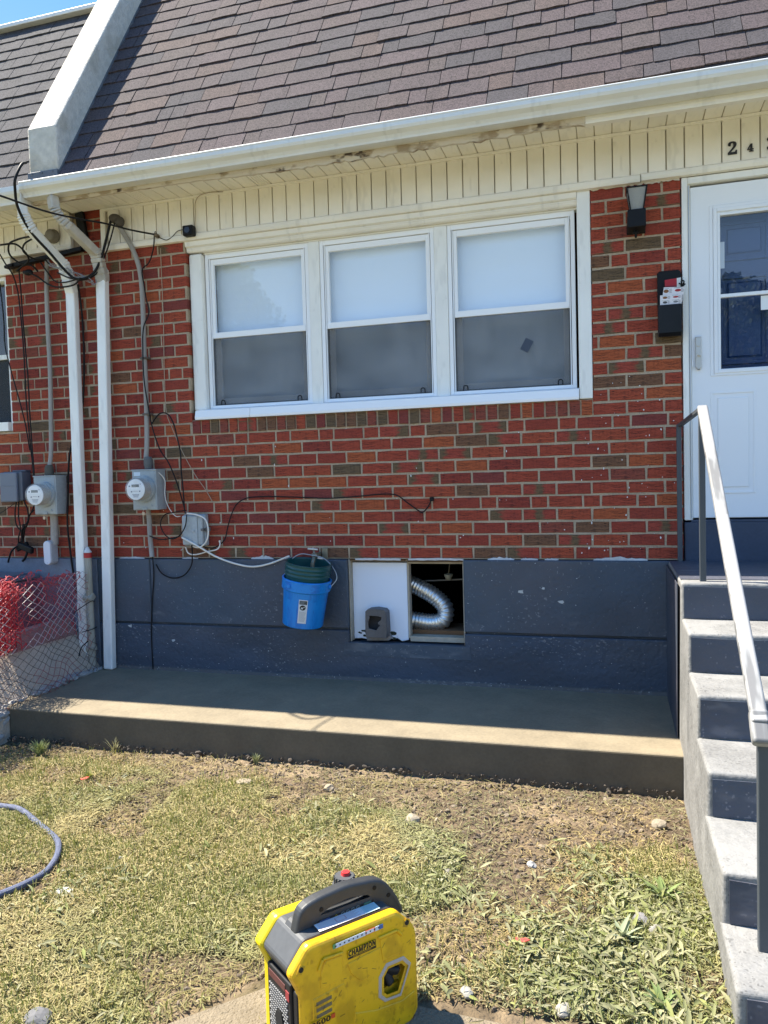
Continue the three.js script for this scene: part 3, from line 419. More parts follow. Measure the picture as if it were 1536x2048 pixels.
// basement window: boarded half and open half, with the dark room behind
{
  const bw = part(house, 'basement_window', merge([box(1.10, 1.108, -0.535, -0.004, -0.14, -0.0), box(1.844, 1.852, -0.535, -0.004, -0.14, 0.0), box(1.108, 1.844, -0.02, -0.004, -0.14, -0.03), box(1.474, 1.486, -0.515, -0.02, -0.11, -0.055), box(1.486, 1.832, -0.533, -0.500, -0.13, -0.05), box(1.832, 1.844, -0.533, -0.02, -0.13, -0.05), box(1.486, 1.832, -0.036, -0.02, -0.13, -0.05)]), M('flaking_window_frame', [0.62, 0.55, 0.45], { map: peelT, bumpMap: peelT, bumpScale: 0.003, roughness: 0.85 }), 'basement window opening with a boarded left half');
  const o = [[1.109, -0.03], [1.473, -0.03], [1.473, -0.525], [1.43, -0.535], [1.40, -0.515], [1.37, -0.524], [1.345, -0.512], [1.30, -0.527], [1.25, -0.523], [1.2, -0.53], [1.16, -0.523], [1.109, -0.527]];
  part(bw, 'white_board', slab(o, 0.02, { z: -0.072, bevel: 0.002 }), M('white_foam_board', [0.80, 0.83, 0.9], { roughness: 0.6 }), 'white board filling the left half');
  const hol = []; for (const [x, y, r] of [[1.145, -0.487, 0.012], [1.185, -0.475, 0.018], [1.375, -0.487, 0.022], [1.18, -0.505, 0.012], [1.38, -0.518, 0.016], [1.27, -0.51, 0.01]]) { const p = []; for (let i = 0; i < 9; i++) { const a = i / 9 * 6.283, q = r * rr(0.4, 1.2); p.push([x + Math.cos(a) * q * 1.5, y + Math.sin(a) * q * 0.8]); } hol.push(slab(p, 0.0025, { z: -0.0535 })); }
  part(bw, 'torn_hole', mergeGeometries(hol), M('torn_hole', [0.03, 0.035, 0.02], { roughness: 1 }));
  part(bw, 'rust_edge', merge([box(1.49, 1.843, -0.0195, -0.004, -0.0295, -0.01), box(1.1085, 1.474, -0.014, -0.004, -0.0295, -0.012)]), M('rusty_lintel', [0.16, 0.085, 0.04], { map: peelT, bumpMap: peelT, bumpScale: 0.004, roughness: 0.95 }));
  part(bw, 'inner_sill', box(1.478, 1.842, -0.505, -0.475, -0.4, -0.135, 0.003), M('bare_wood', [0.22, 0.11, 0.05], { map: fine, roughness: 0.9 }));
  part(house, 'window_ledge', slab([[1.06, -0.62], [1.89, -0.62], [1.885, -0.5355], [1.075, -0.5355]], 0.0365, { z: 0.0, bevel: 0.002 }), mSlate);
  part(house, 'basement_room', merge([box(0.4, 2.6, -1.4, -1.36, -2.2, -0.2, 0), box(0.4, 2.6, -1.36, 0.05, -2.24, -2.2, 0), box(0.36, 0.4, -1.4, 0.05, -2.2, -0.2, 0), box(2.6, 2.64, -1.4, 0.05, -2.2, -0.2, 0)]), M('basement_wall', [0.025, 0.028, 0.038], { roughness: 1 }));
}

// ================================================================ the neighbouring house
const nb = thing('brick_row_house', 'neighbouring red brick row house with blue-grey shingle roof and pale foundation, at the left edge', 'house', [-2.6, GY, -0.1]);
{
  const XE = -4.6, nw0 = -2.45, nw1 = -1.462;
  const w = part(nb, 'wall', slab([[XE, 0], [SEAM - 0.001, 0], [SEAM - 0.001, 2.44], [XE, 2.44]], 0.19, { z: -0.1965, holes: [[[nw0, 0.925], [nw1, 0.925], [nw1, 2.05], [nw0, 2.05]]] }), mMortar), list = [], bh = CH - JT;
  for (let r = 0; r < 28; r++) { const y = r * CH + JT / 2, sp = r < 12 ? [[XE, SEAM - 0.002]] : r < 27 ? [[XE, nw0], [nw1 - 0.004, SEAM - 0.002]] : [[XE, SEAM - 0.002]]; for (const [a, b] of sp) for (const [l, e] of course(r, a, b)) { const wd = Math.round((e - l) * 500) / 500; list.push([l, y, wd, bh, rr(-0.0015, 0.0015), seen(l, y, wd, bh)]); } }
  bricks(list, w, 190);
  part(nb, 'foundation', merge([box(XE, SEAM + 0.015, -1.1, -0.004, -0.2, 0.028, 0.004)]), mNbSlate);
  part(nb, 'rear_wall', merge([box(XE, SEAM, GY - 0.1, 4.15, -9, -8.8, 0), box(XE, XE + 0.1, GY - 0.1, 2.45, -8.8, -0.2, 0), box(XE + 0.1, SEAM, 2.45, 2.5, -8.8, 0, 0), box(XE + 0.1, SEAM, -0.03, -0.01, -8.8, -0.21, 0)]), mShell);
  // window, mostly out of frame
  const win = part(nb, 'window', merge([box(nw1 - 0.03, nw1, 0.93, 2.05, -0.11, -0.02, 0.004), box(nw0, nw0 + 0.03, 0.93, 2.05, -0.11, -0.02, 0.004), box(nw0 + 0.03, nw1 - 0.03, 2.02, 2.05, -0.11, -0.02), box(nw0, nw1 - 0.031, 0.93, 0.995, -0.11, 0.012), box(nw0 + 0.03, nw1 - 0.03, 1.46, 1.495, -0.105, -0.05)]), mCasing);
  part(win, 'pane', box(nw0 + 0.03, nw1 - 0.03, 0.995, 2.02, -0.092, -0.088, 0), mGlass);
  part(win, 'insect_screen', box(nw0 + 0.03, nw1 - 0.03, 0.995, 1.46, -0.07, -0.069, 0), M('dark_screen', [0.045, 0.05, 0.055], { transparent: true, opacity: 0.75, roughness: 0.9 }));
  // frieze, soffit, gutter
  const fr = part(nb, 'frieze', box(XE, -0.87, 2.19, 2.43, -0.004, 0.006, 0), mGap), g = slab([[0.003, 2.2], [0.092, 2.2], [0.092, 2.385], [0.003, 2.385]], 0.016, { z: 0.007, bevel: 0.0025 });
  for (let k = 0; k < 38; k++) { const m = part(fr, 'frieze_panel', g, mCream); m.position.x = -0.965 - k * 0.095; }
  const so = part(nb, 'soffit', box(XE, -0.865, 2.424, 2.434, 0.012, 0.36, 0), mGap), q = slab([[0.0025, -0.358], [0.0925, -0.358], [0.0925, -0.026], [0.0025, -0.026]], 0.012, { bevel: 0.003 }); q.rotateX(-Math.PI / 2); q.translate(0, 2.408, 0);
  for (let k = 0; k < 38; k++) { const m = part(so, 'soffit_panel', q, mCream); m.position.x = -0.962 - k * 0.095; }
  part(nb, 'frieze_moulding', merge([alongX([[0.007, 2.385], [0.034, 2.388], [0.036, 2.404], [0.007, 2.406]], XE, -0.868), alongX([[0.004, 2.168], [0.03, 2.17], [0.036, 2.185], [0.03, 2.203], [0.004, 2.205]], XE, -0.868), box(-0.885, -0.867, 2.17, 2.405, 0, 0.03)]), mCreamTrim);
  part(nb, 'window_head', merge([box(XE, -1.40, 2.052, 2.167, -0.02, 0.016, 0.004)]), mCreamTrim);
  part(nb, 'fascia', box(XE, -0.8695, 2.36, 2.46, 0.36, 0.384, 0.002), mCreamTrim);
  const pr = [[0.386, 2.445], [0.386, 2.345], [0.46, 2.345], [0.464, 2.36], [0.474, 2.376], [0.495, 2.396], [0.502, 2.412], [0.502, 2.443], [0.489, 2.444], [0.489, 2.438], [0.498, 2.437], [0.498, 2.414], [0.491, 2.399], [0.47, 2.379], [0.46, 2.362], [0.457, 2.35], [0.39, 2.35], [0.39, 2.445]];
  part(nb, 'gutter', merge([alongX(pr, XE, -0.872), box(-0.874, -0.8705, 2.348, 2.44, 0.388, 0.49, 0.001)]), mGutter);
  const roof = part(nb, 'roof', metric(new THREE.BoxGeometry(-0.75 - XE, 2.1, 0.05).translate((XE - 0.75) / 2, 1.03, -0.03)), M('roof_felt', [0.02, 0.02, 0.02], { roughness: 1 }), 'steep roof of blue-grey shingles');
  roof.position.add(V(0, ROOF_Y - 0.03, ROOF_Z - 0.005)); roof.rotation.x = TILT;
  shingleRoof(roof, XE, -0.78, 15, mNbRoofs, 280, () => 0);
  part(nb, 'roof_edge', merge([box(XE, -0.86, 4.203, 4.236, -0.67, -0.605, 0.006)]), mGutter);
  part(nb, 'flat_roof', box(XE, SEAM, 4.13, 4.2, -9, -0.68, 0), mFlash);
}
// downspouts: each moves with its house's gutter, so each is a part of its house
function downspout(h, outlet, knee, foot, x1) {
  const w = 0.072, d = 0.055, sec = (p, q, a = w, b = d) => { const dir = V().subVectors(q, p), L = dir.length(), g = new RoundedBoxGeometry(a, L, b, 2, 0.01); g.translate(0, L / 2, 0); g.applyQuaternion(new THREE.Quaternion().setFromUnitVectors(V(0, 1, 0), dir.normalize())); g.translate(p.x, p.y, p.z); return metric(g); };
  const el = (a, b, c) => { const s = []; const C = new THREE.QuadraticBezierCurve3(a, b, c), pts = C.getPoints(7); for (let i = 0; i < 7; i++) s.push(sec(pts[i], V().lerpVectors(pts[i], pts[i + 1], 1.12), w + 0.004 + (i % 2) * 0.004, d + 0.004 + (i % 2) * 0.004)); return merge(s); };
  return [outlet, knee, foot, sec, el];
}
for (const [h, p] of [[house, { o: V(-0.675, 2.373, 0.432), a: V(-0.672, 2.262, 0.42), b: V(-0.62, 2.175, 0.30), c: V(-0.59, 2.085, 0.115), d: V(-0.592, 1.99, 0.07), e: V(-0.672, -0.776, 0.07), old: true, join: 0.4 }], [nb, { o: V(-0.92, 2.36, 0.43), a: V(-0.915, 2.25, 0.415), b: V(-0.90, 2.17, 0.34), c: V(-0.85, 2.03, 0.12), d: V(-0.846, 1.94, 0.068), e: V(-0.872, -0.9, 0.068), old: false, join: 0.38 }]]) {
  const [, , , sec, el] = downspout();
  const top = part(h, 'downspout', merge([sec(p.d, p.e)]), mPipe, 'white downspout beside the party wall');
  part(top, 'elbow', merge([sec(p.o, V().lerpVectors(p.o, p.a, 0.7)), el(V().lerpVectors(p.o, p.a, 0.6), p.a, V().lerpVectors(p.a, p.b, 0.7)), sec(V().lerpVectors(p.a, p.b, 0.6), V().lerpVectors(p.c, p.d, 0.12)), el(V().lerpVectors(p.b, p.c, 0.86), p.c, V().lerpVectors(p.d, p.e, 0.03))]), p.old ? mPipeOld : mPipe);
  const j = V().lerpVectors(p.d, p.e, p.old ? 0.01 : 0.79); part(top, 'sleeve', sec(j, V().lerpVectors(p.d, p.e, p.old ? 0.03 : 0.815), 0.078, 0.061), p.old ? mPipeOld : mPipe);
}

// ================================================================ front steps
const XS = 3.028;
{
  const st = thing('concrete_steps', 'grey painted concrete steps with dark risers leading up to the door', 'steps', [3.6, GY, 1.3]);
  const tops = [[-0.004, 0.895], [-0.172, 1.215], [-0.338, 1.555], [-0.503, 1.905], [-0.655, 2.285], [-0.806, 2.585], [-0.94, 2.9]], X1 = 4.6;
  const warp = (g) => { const p = g.attributes.position; for (let i = 0; i < p.count; i++) { const y = p.getY(i), z = p.getZ(i), x = p.getX(i); p.setX(i, x + (x < XS + 0.2 ? 0.010 * (fbm(z * 2.2, y * 3, 0, 2, 5) - 0.5) - 0.014 * ss(0.7, 1.6, z) * ss(-0.4, -0.95, y) : 0)); p.setY(i, y + 0.005 * (fbm(x * 3, z * 4, 0, 2, 9) - 0.5)); p.setZ(i, z + 0.006 * (fbm(x * 4 + 3, y * 5, 0, 2, 19) - 0.5)); } g.computeVertexNormals(); return g; };
  tops.forEach(([y, z], i) => {
    const zb = i ? tops[i - 1][1] - 0.03 : 0.036, w = X1 - XS, d = z - zb, h = y + 1.12;
    const b = new RoundedBoxGeometry(w, h, d, 3, 0.014); b.translate(XS + w / 2, y - h / 2, (z + zb) / 2);
    const s = part(st, i ? 'step' : 'landing', metric(warp(b)), mStep);
    if (i < 6) { // riser shade painted as a dark sheet, a hair proud of the concrete
      const yb = tops[i + 1][0] + 0.004, o = [], n = 18; for (let k = 0; k <= n; k++) o.push([XS + 0.012 + (X1 - XS - 0.02) * k / n, y - 0.017 - 0.006 * R()]); o.push([X1 - 0.005, yb], [XS + 0.012, yb]);
      part(s, 'riser_shade', slab(o, 0.004, { z: z + 0.0015 }), mRiser);
    }
    if (!i) part(s, 'landing_shadow', (() => { const g = slab([[XS + 0.006, -0.80], [X1 - 0.01, -0.80], [X1 - 0.01, -0.04], [XS + 0.006, -0.04]], 0.003); g.rotateX(-Math.PI / 2); g.translate(0, y + 0.001, 0); return metric(g); })(), mRiser);  // house shadow on the landing, painted as a dark sheet
    if (!i) part(s, 'side_shadow', (() => { const g = slab([[0.045, -0.85], [0.72, -0.85], [0.83, -0.02], [0.045, -0.02]], 0.003); g.rotateY(-Math.PI / 2); g.translate(XS - 0.009, 0, 0); return metric(g); })(), mRiser);  // eave shadow on the left face, painted as a dark sheet
  });
}
{
  const h = thing('handrail', 'worn white handrail on dark steel posts beside the front steps', 'handrail', [3.11, 0, 0.86]);
  const a = V(3.128, 0.792, 0.872), b = V(3.106, -0.178, 2.40);
  part(h, 'rail', merge([bar(a, b, 0.044, 0.03, 0.008)]), mRailWorn);
  part(h, 'top_bar', bar(V(3.096, 0.757, 0.02), V(3.127, 0.789, 0.862), 0.022, 0.02, 0.003), mRailDark);
  part(h, 'post', box(3.078, 3.104, -0.03, 0.765, 0.042, 0.068, 0.003), mRailDark);
  part(h, 'post', box(3.1135, 3.1405, -0.02, 0.785, 0.83, 0.857, 0.003), mRailDark);
  part(h, 'post', box(3.098, 3.126, -0.83, -0.185, 2.378, 2.406, 0.004), mRailDark);
  part(h, 'weld_cap', bar(V(3.106, -0.15, 2.36), V(3.106, -0.225, 2.425), 0.05, 0.04, 0.012), mRailWorn);
}
// ================================================================ things on the house front
{ // wall lantern
  const l = thing('wall_lamp', 'black wall lantern with a frosted tapered glass shade beside the door', 'wall lamp', [2.88, 1.80, 0]);
  const m = 0.10;
  part(l, 'back_plate', merge([box(2.83, 2.93, 1.845, 1.945, 0.002, 0.02, 0.004), box(2.832, 2.928, 1.846, 1.944, 0.02, m + 0.045, 0.006)]), mBlackMetal);
  const f = new THREE.CylinderGeometry(0.072, 0.048, 0.115, 4, 1, true).rotateY(Math.PI / 4).translate(2.882, 2.002, m);
  part(l, 'shade', clean(f), M('frosted_lamp_glass', [0.50, 0.51, 0.49], { phys: true, transmission: 0.35, thickness: 0, roughness: 0.9, bumpMap: fineB, bumpScale: 0.004, side: THREE.DoubleSide }));
  const rim = []; for (const [dx, dz] of [[-1, -1], [1, -1], [1, 1], [-1, 1]]) rim.push(bar(V(2.882 + dx * 0.034, 1.945, m + dz * 0.034), V(2.882 + dx * 0.0515, 2.06, m + dz * 0.0515), 0.007, 0.007, 0.002));
  for (const [x0, x1, z0, z1] of [[-1, 1, -1, -1], [-1, 1, 1, 1], [-1, -1, -1, 1], [1, 1, -1, 1]]) rim.push(bar(V(2.882 + x0 * 0.052, 2.06, m + z0 * 0.052), V(2.882 + x1 * 0.052, 2.06, m + z1 * 0.052), 0.008, 0.008, 0.002));
  part(l, 'frame', merge(rim), mBlackMetal);
  part(l, 'finial', lathe([[0.0005, 1.802], [0.005, 1.806], [0.008, 1.815], [0.005, 1.823], [0.018, 1.83], [0.018, 1.835], [0.006, 1.839], [0.01, 1.846]], 16).translate(2.876, 0, 0.08), mBlackMetal);
}
{ // mailbox with its post
  const m = thing('mailbox', 'black wall mailbox stuffed with papers beside the white door', 'mailbox', [3.05, 1.255, 0]);
  part(m, 'back_plate', slab([[2.99, 1.262], [3.112, 1.262], [3.112, 1.61], [3.1, 1.622], [3.0, 1.622], [2.988, 1.61]], 0.02, { z: 0.004, bevel: 0.004 }), mBlack);
  const o = []; for (let i = 0; i <= 8; i++) o.push([0.02 + 0.062 * i / 8, 1.43 - 0.012 * i / 8]);
  part(m, 'pocket', alongX([[0.02, 1.258], [0.062, 1.252], [0.085, 1.27], [0.088, 1.42], [0.081, 1.424], [0.078, 1.28], [0.026, 1.275], [0.026, 1.424], [0.02, 1.424]], 2.990, 3.110, { bevel: 0.002 }), M('glossy_black_metal', [0.010, 0.012, 0.016], { phys: true, specularIntensity: 0.5, roughness: 0.3, map: fine }));
  part(m, 'pocket_side', merge([slab([[-0.08, 1.26], [-0.022, 1.26], [-0.022, 1.42], [-0.08, 1.42]], 0.002).rotateY(Math.PI / 2).translate(2.991, 0, 0), slab([[-0.08, 1.26], [-0.022, 1.26], [-0.022, 1.42], [-0.08, 1.42]], 0.002).rotateY(Math.PI / 2).translate(3.106, 0, 0)]), mBlack);
  const blobs = (bg, red) => canvasTex(256, 256, (c, w, h) => {
    c.fillStyle = bg; c.fillRect(0, 0, w, h); const q = rng(red ? 4 : 9);
    if (red) { c.fillStyle = '#fff'; c.fillRect(20, 150, 90, 16); c.fillRect(120, 190, 100, 10); c.fillStyle = '#7a0d12'; c.fillRect(0, 60, w, 30); c.fillStyle = '#d8d8d0'; c.fillRect(190, 0, 66, 256); }
    else for (let i = 0; i < 3; i++) for (let j = 0; j < 2; j++) { const x = 20 + j * 125, y = 14 + i * 84; c.fillStyle = ['#8a5a30', '#b03030', '#555', '#8a8a8a', '#7a5230', '#333'][(i * 2 + j) % 6]; c.beginPath(); c.ellipse(x + 40, y + 34, 26 + q() * 8, 14 + q() * 8, 0, 0, 7); c.fill(); c.fillStyle = '#666'; for (let k = 0; k < 5; k++) c.fillRect(x + 68 + q() * 6, y + 10 + k * 11, 18 + q() * 16, 4); c.fillStyle = '#9aa'; c.fillRect(x, y, 60 + q() * 30, 7); }
  });
  const sheet = (pts, z, m1, bend) => { const g = fit01(slab(pts, 0.0015)); const p = g.attributes.position; for (let i = 0; i < p.count; i++) p.setZ(i, p.getZ(i) + z + bend * (p.getY(i) - 1.4)); g.computeVertexNormals(); return [g, m1]; };
  let s = sheet([[3.03, 1.40], [3.10, 1.40], [3.112, 1.575], [3.027, 1.568]], 0.045, M('red_flyer', [1, 1, 1], { map: blobs('#a81218', true), roughness: 0.5 }), -0.06);
  tag(single('flyer', 'red printed flyer sticking up out of the black mailbox', 'flyer', s[0], s[1]), 'red printed flyer sticking up out of the black mailbox', 'flyer');
  s = sheet([[3.003, 1.405], [3.11, 1.41], [3.128, 1.515], [3.02, 1.522]], 0.062, M('coupon_paper', [0.82, 0.8, 0.8], { map: blobs('#f4f0f0', false), roughness: 0.6 }), 0.02);
  single('coupon_sheet', 'white sheet of printed coupons tucked into the black mailbox', 'paper', s[0], s[1]);
  s = sheet([[2.999, 1.40], [3.107, 1.40], [3.112, 1.475], [3.0, 1.478]], 0.069, M('coupon_paper', [0.82, 0.8, 0.8], { map: blobs('#f6f2f2', false), roughness: 0.6 }), 0.05);
  single('coupon_sheet', 'folded white coupon page frontmost in the black mailbox', 'paper', s[0], s[1]);
  single('wire_tie', 'dark twisted tie at the upper right corner of the mailbox', 'tie', merge([tube([[3.10, 1.54, 0.05], [3.118, 1.53, 0.06], [3.125, 1.545, 0.065], [3.112, 1.552, 0.06], [3.118, 1.523, 0.055], [3.132, 1.535, 0.05]], 0.004, 30, 6)]), mBlack);
}
{ // house numbers
  const f = await new FontLoader().loadAsync('fonts/droid/droid_serif_bold.typeface.json'), m = M('black_number', [0.014, 0.012, 0.012], { roughness: 0.4 });
  [['2', 0.066, 3.356, 2.206], ['4', 0.040, 3.452, 2.208], ['3', 0.066, 3.548, 2.204]].forEach(([t, s, x, y], i) => {
    const g = new TextGeometry(t, { font: f, size: s, depth: 0.004, curveSegments: 6, bevelEnabled: true, bevelSize: 0.0012, bevelThickness: 0.001, bevelSegments: 1 }); g.computeBoundingBox(); g.translate(x - g.boundingBox.min.x, y - g.boundingBox.min.y, 0.0275);
    single('house_number', ['black house number 2 on the cream frieze above the door', 'small black house number 4 on the cream frieze', 'black house number cut off by the right edge of the frame'][i], 'number', clean(g), m);
  });
}
// electric meters
function meter(label, x, y, group) {
  const t = thing('electric_meter', label, 'electric meter', [x, y, 0]);   // x, y: lower left front corner of the socket box
  const w = 0.188, h = 0.272, d = 0.122, P = (n, g, m, l) => part(t, n, g, m, l, true);
  P('socket_box', merge([box(0, w, 0, h, 0.004, d, 0.006), box(-0.003, w + 0.002, h - 0.004, h + 0.004, 0.004, d + 0.004, 0.002), box(0.008, w - 0.008, 0.008, h - 0.012, d, d + 0.003, 0.002)]), mMeterBox);
  const cx = w * 0.5, cy = 0.142, c = (r0, r1, hh, z, n = 36) => cyl(r0, r1, hh, n).rotateX(Math.PI / 2).translate(cx, cy, z);
  P('ring', merge([c(0.09, 0.09, 0.012, d + 0.009), c(0.086, 0.088, 0.012, d + 0.018)]), mMeterBox);
  P('glass_cover', lathe([[0.0001, 0.098], [0.06, 0.098], [0.071, 0.094], [0.0765, 0.085], [0.079, 0.07], [0.081, 0.01], [0.084, 0.0], [0.08, 0.0]], 40).rotateX(Math.PI / 2).translate(cx, cy, d + 0.02), M('clear_cover', [0.95, 0.96, 0.96], { phys: true, transmission: 0.9, thickness: 0, roughness: 0.05 }));
  P('meter_body', c(0.07, 0.072, 0.074, d + 0.06), M('meter_body', [0.42, 0.4, 0.36], { roughness: 0.5 }));
  const face = P('dial', c(0.069, 0.069, 0.002, d + 0.099), M('dial_white', [0.82, 0.82, 0.82], { roughness: 0.4 }));
  const dark = M('lcd', [0.05, 0.055, 0.055], { roughness: 0.3 }), z = d + 0.1;
  part(face, 'display', box(cx - 0.03, cx + 0.026, cy + 0.016, cy + 0.034, z, z + 0.002, 0.001), dark);
  part(face, 'dial_marks', merge([box(cx - 0.052, cx - 0.04, cy + 0.018, cy + 0.027, z, z + 0.0015, 0), box(cx - 0.036, cx - 0.026, cy - 0.018, cy - 0.01, z, z + 0.0015, 0), box(cx + 0.026, cx + 0.036, cy - 0.016, cy - 0.008, z, z + 0.0015, 0), box(cx - 0.018, cx + 0.018, cy - 0.012, cy - 0.01, z, z + 0.0012, 0), box(cx + 0.034, cx + 0.04, cy + 0.032, cy + 0.038, z, z + 0.0015, 0), ...[0, 1, 2].map((k) => box(cx - 0.026 + k * 0.004, cx + 0.026 - k * 0.004, cy - 0.034 - k * 0.008, cy - 0.031 - k * 0.008, z, z + 0.0012, 0))]), M('dial_print', [0.12, 0.13, 0.2], { roughness: 0.5 }));
  P('latch', merge([box(cx - 0.018, cx + 0.02, 0.002, 0.02, d + 0.001, d + 0.012, 0.003), cyl(0.009, 0.009, 0.008, 14).rotateX(Math.PI / 2).translate(cx + 0.05, 0.03, d + 0.006)]), mMeterBox);
  P('seal', merge([tube([[cx - 0.006, 0.004, d + 0.008], [cx - 0.012, -0.012, d + 0.01], [cx - 0.004, -0.018, d + 0.01]], 0.0016), box(cx - 0.02, cx + 0.0, -0.034, -0.012, d + 0.004, d + 0.01, 0.003)]), M('tan_seal', [0.6, 0.45, 0.3], { roughness: 0.5 }));
  return t;
}
{
  const a = meter('grey electric meter on the brick between the white downspout and the triple window', -0.393, 0.338);
  part(a, 'meter_label', box(0.02, 0.07, 0.232, 0.258, 0.126, 0.1275, 0), M('pale_label', [0.62, 0.68, 0.72], { roughness: 0.5 }), 'pale paper label', true);
  meter('grey electric meter on the neighbouring wall, left of both downspouts', -1.2, 0.318);
  const run = (label, top, low, r, head) => {
    const t = thing('conduit', label, 'conduit', [top[top.length - 1][0], 0.6, 0.04]);
    part(t, 'pipe', tube(top, r, 60, 12), mConduit);
    return t;
  };
  let t = run('grey conduit curving up from the right meter to a weatherhead on the frieze', [[-0.455, 2.285, 0.07], [-0.425, 2.22, 0.05], [-0.378, 2.138, 0.045], [-0.335, 2.03, 0.04], [-0.314, 1.93, 0.038], [-0.308, 1.75, 0.036], [-0.312, 1.45, 0.036], [-0.312, 1.1, 0.036], [-0.315, 0.80, 0.045], [-0.318, 0.68, 0.06]], 0, 0.0165);
  part(t, 'hub', merge([cyl(0.03, 0.03, 0.045, 18).translate(-0.30, 0.66, 0.062), cyl(0.024, 0.03, 0.02, 18).translate(-0.302, 0.69, 0.06), cyl(0.026, 0.026, 0.025, 18).translate(-0.30, 0.63, 0.062)]), M('hub_dark', [0.13, 0.13, 0.125], { roughness: 0.6, map: fine }));
  part(t, 'strap', merge([1.37, 0.99].map((y) => box(-0.337, -0.283, y - 0.008, y + 0.008, 0.0, 0.056, 0.004))), M('strap_dark', [0.12, 0.09, 0.07], { roughness: 0.7 }));
  part(t, 'weatherhead', merge([new THREE.SphereGeometry(0.042, 16, 12).scale(1, 0.75, 1.1).translate(-0.468, 2.312, 0.075), new THREE.SphereGeometry(0.034, 14, 10).translate(-0.435, 2.29, 0.075)]), M('weathered_cast', [0.1, 0.085, 0.07], { map: fine, roughness: 0.8 }));
  t = run('grey conduit from the right meter down to the slate foundation', [[-0.318, 0.345, 0.06], [-0.323, 0.28, 0.045], [-0.325, 0.16, 0.04], [-0.318, 0.07, 0.042], [-0.305, 0.01, 0.055]], 0, 0.0165);
  t = run('grey conduit running down the neighbouring wall into the left meter', [[-1.062, 2.12, 0.04], [-1.078, 1.9, 0.04], [-1.083, 1.65, 0.04], [-1.082, 1.34, 0.04], [-1.092, 1.05, 0.04], [-1.104, 0.75, 0.045], [-1.112, 0.64, 0.06]], 0, 0.0155);
  part(t, 'hub', merge([cyl(0.03, 0.032, 0.05, 18).translate(-1.112, 0.625, 0.062), cyl(0.022, 0.03, 0.02, 18).translate(-1.112, 0.66, 0.06)]), M('hub_rust', [0.11, 0.1, 0.075], { roughness: 0.8, map: fine }));
  t = run('pale conduit with a capped pull box below the left meter', [[-1.095, 0.33, 0.055], [-1.10, 0.22, 0.05], [-1.105, 0.1, 0.05]], 0, 0.027);
  const ov = (w, h) => { const o = []; for (let i = 0; i < 24; i++) { const a = i / 24 * 6.283, s = Math.sin(a); o.push([w * Math.cos(a), w * s + (s > 0 ? h : -h)]); } return o; };
  part(t, 'pull_box', slab(ov(0.032, 0.055), 0.075, { z: 0.028, bevel: 0.006 }).translate(-1.125, 0.045, 0), M('pale_grey_paint', [0.55, 0.55, 0.56], { map: fine, roughness: 0.5 }));
  part(t, 'cover', merge([slab(ov(0.029, 0.055), 0.008, { z: 0.102, bevel: 0.002 }).translate(-1.125, 0.045, 0), ...[-0.07, 0.07].map((y) => cyl(0.005, 0.005, 0.004, 8).rotateX(Math.PI / 2).translate(-1.125, 0.045 + y, 0.111))]), M('pale_cover', [0.62, 0.64, 0.7], { roughness: 0.4 }));
}
{ // slate utility box, telephone box, flood sensor
  const u = thing('utility_box', 'dark slate plastic utility box at the far left of the neighbouring wall', 'utility box', [-1.40, 0.42, 0]);
  part(u, 'case', merge([box(-1.485, -1.318, 0.418, 0.63, 0.004, 0.10, 0.01), box(-1.435, -1.318, 0.63, 0.64, 0.004, 0.06, 0.004)]), M('slate_plastic', [0.1, 0.115, 0.14], { roughness: 0.5 }));
  part(u, 'cover', merge([box(-1.493, -1.345, 0.412, 0.625, 0.1005, 0.125, 0.01), box(-1.475, -1.365, 0.525, 0.529, 0.1245, 0.1275, 0.001)]), M('slate_plastic_cover', [0.145, 0.165, 0.205], { roughness: 0.45 }));
  const t = thing('telephone_box', 'light grey telephone junction box with looping wires left of the bucket', 'junction box', [0.03, 0.09, 0]);
  part(t, 'case', merge([box(-0.056, 0.115, 0.086, 0.302, 0.004, 0.058, 0.014)]), mMeterBox);
  part(t, 'cover', merge([box(-0.05, 0.108, 0.094, 0.296, 0.0585, 0.083, 0.012), box(0.03, 0.072, 0.10, 0.29, 0.0825, 0.09, 0.004), box(0.034, 0.05, 0.185, 0.2, 0.0895, 0.097, 0.002)]), M('box_cover_grey', [0.46, 0.5, 0.51], { roughness: 0.45, map: fine }));
  part(t, 'clasp', merge([box(0.112, 0.14, 0.185, 0.212, 0.03, 0.06, 0.004), box(0.095, 0.115, 0.19, 0.208, 0.06, 0.088, 0.003)]), M('clasp_dark', [0.14, 0.13, 0.12], { roughness: 0.6 }));
  const c = thing('camera', 'small black camera box on the frieze at the corner of the window', 'camera', [0.08, 2.14, 0.03]);
  part(c, 'case', merge([box(0.042, 0.118, 2.138, 2.206, 0.03, 0.085, 0.010)]), mBlack);
  part(c, 'lens', cyl(0.02, 0.02, 0.006, 20).rotateX(Math.PI / 2).translate(0.08, 2.172, 0.086), M('lens_gloss', [0.01, 0.01, 0.012], { roughness: 0.12 }));
}
